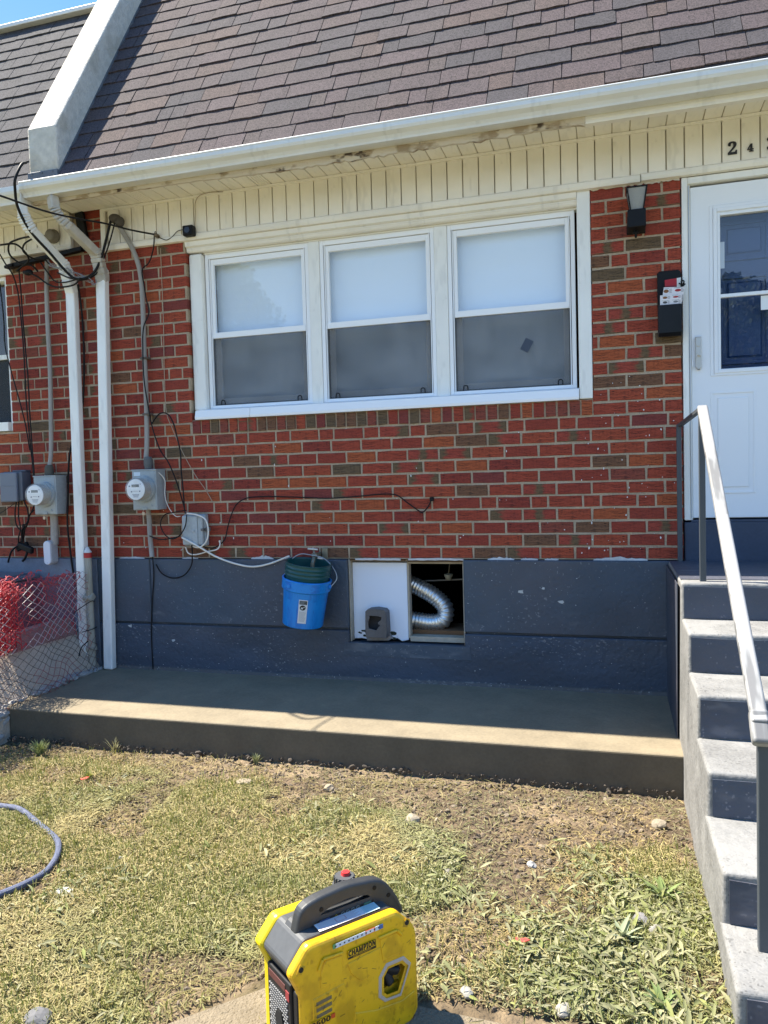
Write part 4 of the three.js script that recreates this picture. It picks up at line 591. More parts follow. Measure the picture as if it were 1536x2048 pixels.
{ // insulators, bracket bar under the neighbouring frieze
  single('insulator', 'small rusty wire insulator hook on the frieze left of the camera', 'insulator', merge([lathe([[0.0005, 0], [0.012, 0.0], [0.014, 0.01], [0.009, 0.018], [0.014, 0.026], [0.012, 0.036], [0.0005, 0.038]], 14).rotateX(Math.PI / 2).translate(-0.172, 2.175, 0.028), tube([[-0.18, 2.18, 0.06], [-0.172, 2.198, 0.062], [-0.162, 2.18, 0.06], [-0.165, 2.16, 0.05]], 0.003)]), M('rusty_hook', [0.15, 0.11, 0.07], { roughness: 0.8 }));
  single('insulator', 'weathered ceramic wire holder on the neighbouring frieze behind the downspout', 'insulator', merge([lathe([[0.0005, 0], [0.045, 0], [0.05, 0.02], [0.038, 0.03], [0.042, 0.05], [0.03, 0.062], [0.0005, 0.064]], 18).rotateX(Math.PI / 2).translate(-1.0, 2.265, 0.028), box(-1.062, -1.03, 2.25, 2.27, 0.03, 0.08, 0.004)]), M('stained_ceramic', [0.26, 0.22, 0.16], { map: fine, roughness: 0.6 }));
  const b = thing('bracket', 'black painted bracket bar below the neighbouring frieze at the party wall', 'bracket', [-0.9, 2.1, 0]);
  part(b, 'horizontal_bar', merge([bar(V(-1.40, 2.092, 0.045), V(-0.76, 2.152, 0.045), 0.03, 0.04, 0.004), bar(V(-1.40, 2.086, 0.07), V(-1.33, 2.096, 0.07), 0.02, 0.02, 0.004)]), mBlackMetal);
  part(b, 'upright_bar', bar(V(-0.745, 2.145, 0.03), V(-0.785, 2.405, 0.03), 0.062, 0.03, 0.003), mBlackMetal);
  single('wire_splice', 'taped bundle of loose grey wire at the bend of the neighbouring downspout', 'wire', merge([0, 1, 2, 3, 4].map((k) => { const q = rng(k + 50), o = []; for (let i = 0; i < 9; i++) o.push(V(-0.98 + i * 0.045 + 0.02 * q(), 2.06 - i * 0.022 + 0.045 * (q() - 0.5), 0.13 + 0.03 * q())); return tube(o, 0.0026, 50, 5); }).concat([tube([[-0.64, 1.90, 0.13], [-0.62, 1.87, 0.14], [-0.6, 1.885, 0.13], [-0.61, 1.91, 0.12]], 0.003, 16, 5)])), M('grey_wire', [0.3, 0.3, 0.3], { roughness: 0.5, metalness: 0.4 }));
  single('cable_clamp', 'black cable splice clamp hanging under the neighbouring bracket bar', 'clamp', merge([new THREE.SphereGeometry(0.026, 12, 10).scale(1.4, 0.8, 0.8).translate(-1.2, 2.03, 0.07), bar(V(-1.25, 2.04, 0.06), V(-1.18, 2.02, 0.07), 0.022, 0.022, 0.005)]), mBlack);
  single('cable_splitter', 'black cable splitter with a tangle of leads low on the neighbouring wall', 'splitter', merge([bar(V(-1.42, 0.10, 0.05), V(-1.28, 0.055, 0.07), 0.05, 0.03, 0.01), bar(V(-1.44, 0.06, 0.04), V(-1.34, 0.11, 0.05), 0.03, 0.03, 0.008), tube([[-1.4, 0.1, 0.06], [-1.46, 0.06, 0.07], [-1.5, 0.0, 0.06], [-1.52, -0.03, 0.05]], 0.007), tube([[-1.33, 0.06, 0.06], [-1.36, 0.0, 0.06], [-1.39, -0.02, 0.05]], 0.009), tube([[-1.38, 0.12, 0.06], [-1.35, 0.2, 0.07], [-1.345, 0.25, 0.07]], 0.012)]), mBlack);
}
// cables
const cables = {
  'long black service cable crossing in front of the gutter to the frieze hook|cable|6': [[-0.49, 2.11, 1.30], [-0.57, 2.17, 1.00], [-0.56, 2.20, 0.60], [-0.49, 2.22, 0.36], [-0.41, 2.22, 0.25], [-0.31, 2.20, 0.15], [-0.18, 2.18, 0.06]],
  'black cable hanging from the frieze hook beside the right conduit|cable|4.5': [[-0.18, 2.18, 0.06], [-0.20, 2.09, 0.05], [-0.24, 2.00, 0.05], [-0.28, 1.96, 0.065], [-0.27, 1.85, 0.07], [-0.25, 1.75, 0.08], [-0.24, 1.67, 0.07], [-0.28, 1.57, 0.08], [-0.30, 1.42, 0.07], [-0.30, 1.22, 0.07], [-0.28, 1.02, 0.06], [-0.27, 0.92, 0.05], [-0.21, 0.74, 0.05], [-0.16, 0.66, 0.04], [-0.10, 0.52, 0.04], [-0.05, 0.37, 0.05], [-0.03, 0.31, 0.06]],
  'thick black cable looping down from the roof and up to the weatherhead|cable|9': [[-0.85, 2.60, 0.45], [-0.82, 2.55, 0.53], [-0.83, 2.44, 0.58], [-0.85, 2.39, 0.56], [-0.89, 2.31, 0.50], [-0.89, 2.19, 0.40], [-0.84, 2.07, 0.28], [-0.77, 1.95, 0.20], [-0.72, 1.91, 0.19], [-0.67, 1.91, 0.17], [-0.61, 1.95, 0.14], [-0.56, 2.05, 0.12], [-0.53, 2.17, 0.10], [-0.485, 2.30, 0.10]],
  'second thinner cable following the loop up to the weatherhead|cable|5': [[-0.90, 1.98, 0.14], [-0.79, 1.93, 0.16], [-0.68, 1.905, 0.16], [-0.61, 1.945, 0.12], [-0.55, 2.06, 0.10], [-0.505, 2.17, 0.09], [-0.46, 2.30, 0.085]],
  'black cable swagging from the splice clamp across to the downspout|cable|6': [[-1.2, 2.03, 0.08], [-1.12, 1.99, 0.08], [-1.01, 1.92, 0.10], [-0.92, 1.89, 0.12], [-0.74, 1.88, 0.17], [-0.68, 1.91, 0.19]],
  'upper black cable swagging behind the first under the bracket bar|cable|5': [[-1.09, 2.09, 0.08], [-1.03, 2.01, 0.08], [-0.96, 1.94, 0.10], [-0.85, 1.91, 0.14], [-0.72, 1.91, 0.17]],
  'left one of two cables dropping to the slate utility box|cable|5': [[-1.41, 2.17, 0.10], [-1.36, 2.09, 0.10], [-1.31, 2.02, 0.10], [-1.31, 1.92, 0.06], [-1.30, 1.71, 0.05], [-1.29, 1.43, 0.05], [-1.29, 1.14, 0.05], [-1.28, 0.93, 0.05], [-1.27, 0.78, 0.05], [-1.25, 0.62, 0.06], [-1.26, 0.40, 0.05], [-1.32, 0.28, 0.06]],
  'right one of two cables dropping to the slate utility box|cable|5': [[-1.29, 2.07, 0.06], [-1.29, 1.92, 0.05], [-1.285, 1.71, 0.05], [-1.275, 1.50, 0.05], [-1.265, 1.28, 0.05], [-1.265, 1.03, 0.05], [-1.26, 0.85, 0.05], [-1.245, 0.67, 0.06], [-1.25, 0.45, 0.05]],
  'black cable sagging in front of the neighbouring window|cable|4.5': [[-1.46, 1.98, 0.06], [-1.45, 1.72, 0.05], [-1.45, 1.54, 0.05], [-1.41, 1.36, 0.05], [-1.36, 1.18, 0.05], [-1.31, 0.98, 0.05], [-1.28, 0.78, 0.05]],
  'uppermost loose cable loop above the bracket bar|cable|6.5': [[-0.94, 2.19, 0.30], [-1.12, 2.20, 0.25], [-1.24, 2.19, 0.20], [-1.28, 2.14, 0.15], [-1.24, 2.09, 0.10], [-1.16, 2.07, 0.08], [-1.12, 2.03, 0.07]],
  'cable loop coming in from the left edge above the bracket bar|cable|6.5': [[-1.30, 2.15, 0.33], [-1.22, 2.16, 0.30], [-1.14, 2.17, 0.25], [-1.12, 2.14, 0.20], [-1.15, 2.10, 0.12], [-1.25, 2.07, 0.08], [-1.3, 2.05, 0.07]],
  'short cable loop behind the downspout above the bracket bar|cable|6': [[-0.93, 2.18, 0.30], [-1.07, 2.16, 0.25], [-1.12, 2.13, 0.20], [-1.10, 2.10, 0.12], [-1.05, 2.10, 0.08], [-1.02, 2.07, 0.07]],
  'black cable running down behind the left side of the neighbouring downspout|cable|7': [[-0.80, 1.91, 0.06], [-0.80, 1.67, 0.03], [-0.81, 1.26, 0.03], [-0.86, 0.95, 0.03], [-0.95, 0.77, 0.03], [-0.99, 0.42, 0.03], [-1.00, 0.24, 0.035], [-0.98, 0.02, 0.04], [-0.95, -0.25, 0.04]],
  'black cable coiled in a ring left of the telephone box|cable|4': [[-0.02, 0.33, 0.07], [-0.09, 0.32, 0.09], [-0.17, 0.30, 0.10], [-0.20, 0.24, 0.10], [-0.17, 0.17, 0.10], [-0.11, 0.14, 0.10], [-0.05, 0.17, 0.10], [-0.01, 0.23, 0.10], [-0.00, 0.30, 0.095]],
  'white cable bowing round the right side of the telephone box|white cable|5.5': [[-0.00, 0.31, 0.09], [0.08, 0.30, 0.10], [0.14, 0.27, 0.10], [0.16, 0.19, 0.10], [0.14, 0.12, 0.10], [0.07, 0.08, 0.08], [-0.01, 0.10, 0.06]],
  'long white cable drooping from the telephone box towards the bucket|white cable|6.5': [[-0.04, 0.15, 0.1], [0.00, 0.13, 0.10], [0.09, 0.08, 0.09], [0.18, 0.02, 0.06], [0.32, -0.03, 0.05], [0.45, -0.05, 0.05], [0.57, -0.03, 0.05], [0.71, 0.02, 0.04]],
  'short white wire under the telephone box ending in an eyelet|white cable|4.5': [[-0.04, 0.08, 0.06], [-0.02, 0.04, 0.06], [0.03, 0.03, 0.06], [0.12, 0.05, 0.06], [0.20, 0.07, 0.05], [0.21, 0.105, 0.04], [0.205, 0.12, 0.04], [0.215, 0.12, 0.04]],
  'short black lead from the lower conduit to the telephone box|cable|4': [[-0.33, 0.16, 0.05], [-0.22, 0.135, 0.08], [-0.12, 0.145, 0.09], [-0.05, 0.16, 0.10]],
  'black cable loop hanging onto the foundation below the telephone box|cable|5': [[0.02, 0.12, 0.08], [0.01, 0.03, 0.06], [-0.00, -0.04, 0.06], [-0.06, -0.11, 0.06], [-0.15, -0.13, 0.06], [-0.23, -0.10, 0.06], [-0.28, -0.04, 0.05]],
  'thin brown cable running across the brickwork below the window|cable|4': [[-0.00, 0.14, 0.06], [0.10, 0.08, 0.05], [0.18, 0.08, 0.04], [0.24, 0.13, 0.03], [0.26, 0.21, 0.02], [0.29, 0.29, 0.02], [0.33, 0.36, 0.02], [0.40, 0.40, 0.02], [0.50, 0.41, 0.012], [0.79, 0.40, 0.012], [0.99, 0.39, 0.012], [1.20, 0.40, 0.012], [1.36, 0.41, 0.012], [1.44, 0.40, 0.012], [1.51, 0.35, 0.012], [1.58, 0.30, 0.012], [1.60, 0.29, 0.012], [1.64, 0.33, 0.012], [1.66, 0.37, 0.012]],
  'slack black cable arching right of the conduit above the right meter|cable|5': [[-0.27, 0.92, 0.05], [-0.23, 0.96, 0.06], [-0.18, 0.99, 0.07], [-0.13, 0.98, 0.07], [-0.09, 0.92, 0.07], [-0.07, 0.82, 0.06], [-0.05, 0.72, 0.06], [-0.05, 0.62, 0.06], [-0.04, 0.45, 0.06], [-0.03, 0.33, 0.07]],
  'thin tan wire running down the brickwork left of the window|tan wire|2.6': [[-0.17, 2.1, 0.01], [-0.17, 1.94, 0.01], [-0.17, 1.62, 0.01], [-0.18, 1.22, 0.01], [-0.16, 0.98, 0.03], [-0.12, 0.88, 0.03], [-0.06, 0.74, 0.03], [0.03, 0.57, 0.02], [0.11, 0.45, 0.01], [0.15, 0.38, 0.01]],
  'thin pale wire beside the right meter down to the telephone box|white cable|3': [[-0.22, 0.61, 0.10], [-0.18, 0.54, 0.06], [-0.19, 0.45, 0.05], [-0.18, 0.39, 0.05], [-0.15, 0.33, 0.05], [-0.11, 0.29, 0.05], [-0.07, 0.29, 0.06]],
  'thin black lead from the frieze hook to the small camera|cable|2.6': [[0.05, 2.19, 0.05], [-0.02, 2.19, 0.035], [-0.06, 2.16, 0.035], [-0.10, 2.14, 0.04], [-0.15, 2.16, 0.04], [-0.18, 2.18, 0.05]],
  'thin wire rising from the camera across the soffit edge|tan wire|2.4': [[0.11, 2.20, 0.032], [0.115, 2.29, 0.032], [0.12, 2.36, 0.034], [0.15, 2.395, 0.04], [0.23, 2.405, 0.05], [0.33, 2.40, 0.042]],
  'left loop of black cable under the slate utility box|cable|5': [[-1.39, 0.43, 0.08], [-1.41, 0.32, 0.08], [-1.40, 0.24, 0.08], [-1.35, 0.2, 0.08], [-1.30, 0.26, 0.08], [-1.28, 0.32, 0.08], [-1.25, 0.35, 0.07]],
  'middle loop of black cable under the slate utility box|cable|5': [[-1.37, 0.43, 0.08], [-1.38, 0.30, 0.08], [-1.36, 0.22, 0.09], [-1.39, 0.15, 0.08], [-1.41, 0.1, 0.06]],
  'right loop of black cable under the slate utility box|cable|5': [[-1.33, 0.43, 0.08], [-1.29, 0.35, 0.09], [-1.29, 0.28, 0.09], [-1.35, 0.20, 0.09], [-1.37, 0.1, 0.06]],
  'thin black wire running off the left edge from the utility box|cable|2.6': [[-1.9, 0.22, 0.05], [-1.66, 0.30, 0.05], [-1.57, 0.33, 0.05], [-1.42, 0.40, 0.07]],
  'black wire running down the seam of the foundation|cable|4': [[-0.305, 0.02, 0.05], [-0.31, -0.11, 0.037], [-0.33, -0.29, 0.037], [-0.345, -0.5, 0.042], [-0.345, -0.77, 0.042]],
};
for (const [k, p] of Object.entries(cables)) { const [label, cat, mm] = k.split('|'); single(cat.replace(' ', '_'), label, cat, tube(p, mm / 1000, p.length * 8, 7), cat === 'cable' ? mCable : cat === 'tan wire' ? M('tan_wire', [0.38, 0.29, 0.2], { roughness: 0.6 }) : mWhiteCable); }
single('cable_clip', 'small black clip where the brown cable ends on the brickwork', 'clip', merge([box(1.652, 1.676, 0.36, 0.385, 0.004, 0.03, 0.003)]), mBlack);
{ // outdoor tap with the bucket hung on it
  const f = thing('garden_tap', 'weathered brass garden tap above the hanging bucket', 'tap', [0.91, 0.03, 0]);
  const br = M('weathered_brass', [0.36, 0.31, 0.22], { metalness: 0.7, roughness: 0.45, map: fine });
  part(f, 'body', merge([cyl(0.014, 0.014, 0.09, 14).rotateX(Math.PI / 2).translate(0.905, 0.03, 0.05), new THREE.SphereGeometry(0.022, 14, 12).translate(0.905, 0.03, 0.085), bar(V(0.905, 0.03, 0.085), V(0.905, -0.02, 0.125), 0.022, 0.022, 0.008), cyl(0.014, 0.013, 0.03, 14).translate(0.905, -0.03, 0.128), box(0.925, 0.965, -0.02, 0.07, 0.001, 0.012, 0.003)]), br);
  part(f, 'handle', merge([cyl(0.006, 0.006, 0.05, 10).rotateX(0.5).translate(0.905, 0.06, 0.1), bar(V(0.87, 0.075, 0.115), V(0.94, 0.07, 0.115), 0.012, 0.01, 0.004), bar(V(0.93, 0.015, 0.1), V(0.97, 0.01, 0.1), 0.012, 0.012, 0.003)]), M('pale_metal', [0.6, 0.58, 0.54], { metalness: 0.6, roughness: 0.4 }));
  const b = thing('bucket', 'blue plastic bucket nested round a dark green one, hanging from the tap', 'bucket', [0.845, -0.395, 0.175]); b.rotation.z = -0.155; b.rotation.x = 0.05;
  const P = (n, g, m, l) => part(b, n, g, m, l, true), blue = M('blue_plastic', [0.006, 0.23, 0.66], { roughness: 0.4, map: grimeT }), green = M('dark_green_plastic', [0.006, 0.07, 0.072], { roughness: 0.4 });
  P('blue_bucket', lathe([[0.0005, 0.005], [0.118, 0.005], [0.124, 0.0], [0.128, 0.006], [0.141, 0.225], [0.152, 0.232], [0.153, 0.236], [0.1535, 0.285], [0.156, 0.29], [0.156, 0.298], [0.146, 0.3], [0.143, 0.295], [0.142, 0.23], [0.126, 0.01], [0.0005, 0.01]], 48), blue);
  P('green_bucket', lathe([[0.134, 0.22], [0.136, 0.296], [0.137, 0.318], [0.144, 0.32], [0.144, 0.326], [0.138, 0.328], [0.1385, 0.341], [0.146, 0.343], [0.146, 0.349], [0.139, 0.351], [0.1395, 0.366], [0.147, 0.368], [0.147, 0.373], [0.141, 0.375], [0.1415, 0.392], [0.146, 0.395], [0.1455, 0.4], [0.137, 0.4], [0.135, 0.39], [0.131, 0.22], [0.12, 0.03], [0.0005, 0.03]], 48), green, 'dark green inner bucket');
  P('handle_ear', merge([-1, 1].map((s) => new THREE.SphereGeometry(0.016, 12, 8).scale(0.6, 1, 1).translate(s * 0.156, 0.265, 0.0)).concat([cyl(0.012, 0.012, 0.012, 12).rotateX(Math.PI / 2).translate(-0.06, 0.262, 0.143)])), blue);
  const lab = canvasTex(128, 384, (c, w, h) => { c.fillStyle = '#d9dde0'; c.fillRect(0, 0, w, h); c.fillStyle = '#2c3438'; c.fillRect(10, 14, 108, 62); c.fillStyle = '#9aa3a6'; for (let i = 0; i < 4; i++) c.fillRect(18, 24 + i * 13, 60 + (i % 2) * 26, 5); c.fillStyle = '#14181a'; c.beginPath(); c.arc(62, 128, 42, 0, 7); c.fill(); c.fillStyle = '#c8ced0'; c.beginPath(); c.arc(52, 136, 17, 0, 7); c.arc(80, 118, 9, 0, 7); c.fill(); c.fillStyle = '#8d8f8f'; for (let i = 0; i < 13; i++) c.fillRect(16, 192 + i * 13, 80 + (i * 37 % 20), 4); });
  const lg = new THREE.CylinderGeometry(0.1395, 0.1325, 0.15, 10, 1, true, 0.1, 0.40); lg.translate(0, 0.115, 0); P('label', clean(lg), M('bucket_label', [0.85, 0.85, 0.85], { map: lab, roughness: 0.5, side: THREE.DoubleSide }));
  P('dirt_crust', lathe([[0.0005, -0.012], [0.06, -0.012], [0.11, -0.006], [0.125, 0.004], [0.128, 0.016], [0.1265, 0.005]], 30).rotateY(0.3), M('mud_crust', [0.16, 0.19, 0.12], { map: fine, roughness: 1 }));
  P('wire_handle', tube([[-0.157, 0.265, 0], [-0.15, 0.36, -0.03], [-0.09, 0.425, -0.06], [0.0, 0.43, -0.072], [0.07, 0.425, -0.068], [0.15, 0.375, -0.05], [0.185, 0.32, -0.03], [0.16, 0.265, 0]], 0.0032, 60, 7), mGalv);
}
{ // dryer vent hood, aluminium duct in the basement window
  const h = thing('vent_hood', 'broken grey-brown dryer vent hood on the white basement board', 'vent hood', [1.28, -0.48, -0.05]);
  const m = M('grey_brown_plastic', [0.15, 0.135, 0.13], { roughness: 0.6, map: fine });
  const hole = [[1.235, -0.44], [1.232, -0.40], [1.245, -0.375], [1.24, -0.36], [1.30, -0.362], [1.322, -0.368], [1.318, -0.385], [1.30, -0.4], [1.298, -0.412], [1.312, -0.42], [1.30, -0.432], [1.285, -0.452]];
  part(h, 'front', slab([[1.212, -0.468], [1.218, -0.50], [1.35, -0.50], [1.356, -0.462], [1.352, -0.338], [1.338, -0.322], [1.282, -0.314], [1.23, -0.32], [1.216, -0.334]], 0.004, { z: 0.03, bevel: 0.0015, holes: [hole] }), m);
  part(h, 'shell', slab([[1.212, -0.468], [1.214, -0.50], [1.352, -0.50], [1.356, -0.462], [1.352, -0.338], [1.338, -0.322], [1.282, -0.314], [1.23, -0.32], [1.216, -0.334]], 0.08, { z: -0.0515, holes: [[[1.22, -0.494], [1.347, -0.494], [1.346, -0.342], [1.335, -0.329], [1.282, -0.322], [1.234, -0.328], [1.224, -0.34]]] }), m);
  part(h, 'inside', box(1.222, 1.346, -0.492, -0.33, -0.05, -0.03, 0), M('dark_lint', [0.075, 0.07, 0.075], { map: fine, roughness: 1 }));
  part(h, 'base_flange', slab([[1.20, -0.535], [1.345, -0.53], [1.372, -0.512], [1.352, -0.478], [1.212, -0.47], [1.195, -0.5]], 0.02, { z: -0.0515, bevel: 0.002 }), M('chalky_flange', [0.36, 0.34, 0.34], { map: peelT, roughness: 0.9 }));
  const c = new THREE.CatmullRomCurve3([V(1.30, -0.17, -0.30), V(1.42, -0.19, -0.27), V(1.52, -0.225, -0.24), V(1.62, -0.275, -0.215), V(1.685, -0.345, -0.205), V(1.672, -0.415, -0.205), V(1.60, -0.438, -0.21), V(1.48, -0.43, -0.22), V(1.30, -0.42, -0.24)], false, 'centripetal'), g = new THREE.TubeGeometry(c, 420, 0.053, 28, false), p = g.attributes.position;
  for (let i = 0; i <= 420; i++) { const ct = c.getPointAt(i / 420), k = 1 + 0.085 * Math.sin(i * 0.62); for (let j = 0; j <= 28; j++) { const q = i * 29 + j, n = 1 + 0.05 * (fbm(i * 0.3, j * 0.8, 0, 2, 3) - 0.5); p.setXYZ(q, ct.x + (p.getX(q) - ct.x) * k * n, ct.y + (p.getY(q) - ct.y) * k * n, ct.z + (p.getZ(q) - ct.z) * k * n); } }
  g.computeVertexNormals(); single('flexible_duct', 'crinkled aluminium flexible duct bent behind the open basement window', 'duct', g, M('aluminium_foil', [0.86, 0.87, 0.87], { metalness: 0.9, roughness: 0.28 }));
  const jn = thing('light_socket', 'small lamp socket hanging in the dark basement window', 'light socket', [1.70, -0.13, -0.3]);
  part(jn, 'socket', merge([lathe([[0.0005, -0.17], [0.018, -0.17], [0.022, -0.155], [0.03, -0.14], [0.03, -0.132], [0.0005, -0.128]], 18).translate(1.69, 0, -0.3)]), M('old_ceramic', [0.36, 0.34, 0.26], { roughness: 0.5 }));
  part(jn, 'cord', tube([[1.69, -0.13, -0.3], [1.695, -0.09, -0.31], [1.7, -0.03, -0.33], [1.705, 0.04, -0.34]], 0.004), M('old_cord', [0.2, 0.17, 0.12], { roughness: 0.9 }));
  single('pipe', 'thin grey pipe crossing the dark basement window', 'pipe', tube([[1.46, -0.19, -0.36], [1.62, -0.182, -0.35], [1.84, -0.168, -0.34]], 0.005), mConduit);
}
// ================================================================ fence between the yards
{
  const c = slab([[-1.10, -1.1], [-0.735, -1.1], [-0.735, -0.83], [-1.02, -0.43], [-1.10, -0.43]], 3.2, { bevel: 0.012, seg: 2 }); c.translate(0, 0, 0.032);
  const p = c.attributes.position; for (let i = 0; i < p.count; i++) { const z = p.getZ(i), y = p.getY(i); p.setY(i, y - 0.075 * ss(0.4, 1.2, z) * (y > -0.9 ? 1 : 0)); } c.computeVertexNormals();
  const cw = single('kerb_wall', 'low buff concrete kerb wall under the chain-link fence', 'low wall', metric(c), M('buff_concrete', [0.66, 0.53, 0.41], { map: mortarT, bumpMap: mortarB, bumpScale: 0.006, roughness: 0.95 }));
  const mor = [], lump = (x, y, z, a) => { const g = new THREE.IcosahedronGeometry(a, 2), p = g.attributes.position, o = R() * 40; for (let i = 0; i < p.count; i++) { const k = 1 + 1.1 * (fbm(p.getX(i) / a + o, p.getY(i) / a + p.getZ(i) / a * 1.3, 0, 3, 7) - 0.5); p.setXYZ(i, p.getX(i) * k * 0.8, p.getY(i) * k * 0.7, p.getZ(i) * k * 1.7); } g.rotateX(rr(-0.5, 0.5)); g.translate(x, y, z); g.computeVertexNormals(); mor.push(g); };
  for (let i = 0; i < 90; i++) { const z = 0.06 + i * 0.0102; lump(-0.765 + rr(-0.03, 0.025), -0.795 + rr(-0.01, 0.03) - 0.03 * ss(0.5, 0.95, z), z, rr(0.012, 0.026)); }
  for (let i = 0; i < 46; i++) lump(-0.77 + rr(-0.04, 0.03), rr(-0.97, -0.8), rr(0.88, 1.05), rr(0.014, 0.034));
  part(cw, 'mortar_drips', merge(mor), M('pale_mortar', [0.42, 0.4, 0.38], { map: mortarT, roughness: 1 }), 'rough pale mortar along the foot');
  const f = thing('chain_link_fence', 'sagging chain-link fence on a paint-spattered post beside the slab', 'fence', [-0.79, -0.8, 0.1]);
  const post = part(f, 'post', merge([cyl(0.024, 0.026, 0.87, 18).translate(-0.795, -0.38, 0.095), bar(V(-0.80, -0.25, 0.07), V(-0.80, -0.29, 0.12), 0.07, 0.05, 0.012), bar(V(-0.80, -0.62, 0.07), V(-0.80, -0.64, 0.12), 0.065, 0.05, 0.012)]), M('spattered_post', [0.5, 0.48, 0.42], { map: peelT, bumpMap: peelT, bumpScale: 0.004, roughness: 0.8 }));
  part(post, 'post_cap', lathe([[0.0005, 0.088], [0.008, 0.084], [0.028, 0.05], [0.028, 0.046], [0.0005, 0.046]], 18).translate(-0.795, 0, 0.095), M('pale_cap', [0.62, 0.6, 0.58], { roughness: 0.6 }));
  part(post, 'red_band', cyl(0.0275, 0.0275, 0.034, 18).translate(-0.795, 0.028, 0.095), M('red_paint', [0.42, 0.02, 0.02], { roughness: 0.6 }));
  const wires = [], red = [], zinc = [], cell = 0.052, ny = 30, wob = (z, y) => { const lowk = ss(-0.35, -0.7, y); return V(-0.772 - 0.02 * Math.sin(z * 7) - lowk * 0.0 + (y < -0.44 ? 0.0 + 0.055 * ss(-0.44, -0.8, y) : 0) + 0.012 * (fbm(z * 9, y * 9, 0, 2, 3) - 0.5), y + 0.03 * (fbm(z * 5 + 3, y * 6, 0, 2, 8) - 0.5) * (1 + 2 * lowk) - 0.02 * z, z + 0.05 * (fbm(z * 4, y * 5 + 7, 0, 2, 12) - 0.5) * (1 + 1.5 * lowk)); };
  for (let i = 0; i < 44; i++) for (let j = 0; j < 28; j++) {
    const z = 0.11 + i * cell * 0.72, y = -0.075 - j * cell * 0.5, k = ((i + j) % 2 ? 0.5 : -0.5) * cell * 0.72, a = wob(z + k, y), b = wob(z - k, y - cell * 0.5);
    (fbm(z * 6, y * 6, 0, 2, 44) > 0.64 ? red : y > -0.44 ? zinc : wires).push(stick(a, b, 0.0017, 5));
  }
  part(f, 'wire_mesh', merge(zinc), M('zinc_wire', [0.5, 0.47, 0.45], { metalness: 0.2, roughness: 0.5 }));
  part(f, 'lower_mesh', merge(wires), M('rusty_wire', [0.11, 0.075, 0.06], { roughness: 0.8 }));
  part(f, 'stained_mesh', merge(red), M('red_stained_wire', [0.28, 0.06, 0.06], { roughness: 0.7 }));
  part(f, 'tie_wire', merge([tube([[-0.77, -0.3, 0.08], [-0.76, -0.29, 0.12], [-0.775, -0.33, 0.25], [-0.77, -0.345, 0.3]], 0.003), tube([[-0.76, -0.48, 0.08], [-0.755, -0.485, 0.13], [-0.775, -0.49, 0.22]], 0.003), tube([[-0.76, -0.56, 0.18], [-0.76, -0.59, 0.25], [-0.76, -0.64, 0.28]], 0.004)]), mBlack);
  // red plastic netting behind the fence, heaped towards the front
  const n = thing('plastic_netting', 'crumpled red plastic netting heaped behind the chain-link fence', 'netting', [-0.9, -0.45, 0.7]), s1 = [], s2 = [], s3 = [];
  const q = (z, y, o) => V(-0.83 - o * 0.06 - 0.05 * fbm(z * 8, y * 8 + o, 0, 2, 31), y + 0.06 * (fbm(z * 7 + o * 5, y * 7, 0, 2, 33) - 0.5), z + 0.06 * (fbm(z * 6, y * 6 + o * 3, 0, 2, 37) - 0.5));
  for (let o = 0; o < 3; o++) for (let i = 0; i < 34; i++) for (let j = 0; j < 16; j++) { const z = 0.52 + i * 0.03, y = -0.1 - j * 0.026; if (z < 0.62 + 0.1 * fbm(y * 8, o, 0, 2, 4)) continue; const a = q(z, y, o), b = q(z + 0.03, y - 0.026 * ((i + o) % 2 ? 1 : -1), o), c2 = q(z, y - 0.026, o); (o ? s2 : s1).push(stick(a, b, 0.0036, 4), stick(a, c2, 0.0028, 4)); }
  for (let i = 0; i < 420; i++) { const z = 0.12 + Math.pow(R(), 0.6) * 1.3, y = -0.085 + rr(-0.03, 0.025) - 0.02 * z + (z > 0.55 ? rr(-0.05, 0.045) : 0), x = -0.8 - rr(0, z > 0.55 ? 0.16 : 0.03), l = rr(0.02, 0.06), th = rr(0, 6.28), m1 = V(x, y, z), m2 = V(x + rr(-0.02, 0.02), y + l * 0.6 * Math.sin(th), z + l * Math.cos(th)), m3 = V(m2.x + rr(-0.02, 0.02), m2.y + rr(-0.03, 0.02), m2.z + rr(-0.03, 0.03)); s3.push(tube([m1, m2, m3], rr(0.0016, 0.0032), 5, 4)); }
  for (let i = 0; i < 90; i++) { const z = rr(0.12, 0.62), y = rr(-0.45, -0.12), a = q(z, y, 0), b = q(z + rr(-0.08, 0.08), y - rr(0.03, 0.1), 0); s1.push(stick(a, b, 0.0013, 4)); }
  part(n, 'net_sheet', merge(s1), M('red_net', [0.5, 0.015, 0.03], { roughness: 0.5 }));
  part(n, 'net_fold', merge(s2), M('deep_red_net', [0.36, 0.012, 0.025], { roughness: 0.5 }));
  part(n, 'net_strand', merge(s3), M('pink_net', [0.50, 0.06, 0.07], { roughness: 0.6 }));
  const veil = new THREE.PlaneGeometry(0.62, 0.44, 16, 12).rotateY(Math.PI / 2).translate(-0.9, -0.31, 0.42), vp = veil.attributes.position; for (let i = 0; i < vp.count; i++) vp.setX(i, -0.9 + 0.05 * (fbm(vp.getZ(i) * 8, vp.getY(i) * 6, 0, 2, 5) - 0.5)); veil.computeVertexNormals();
  part(n, 'net_veil', veil, M('sheer_red_net', [0.3, 0.06, 0.09], { transparent: true, opacity: 0.55, roughness: 0.8, side: THREE.DoubleSide }));
  const b = thing('storage_bin', 'slate grey plastic bin with a flat lid behind the fence at the left edge', 'bin', [-1.55, GY, 0.36]);
  part(b, 'body', box(-1.9, -1.235, GY - 0.02, -0.135, 0.1, 0.44, 0.02), M('bin_plastic', [0.10, 0.115, 0.14], { roughness: 0.55 }));
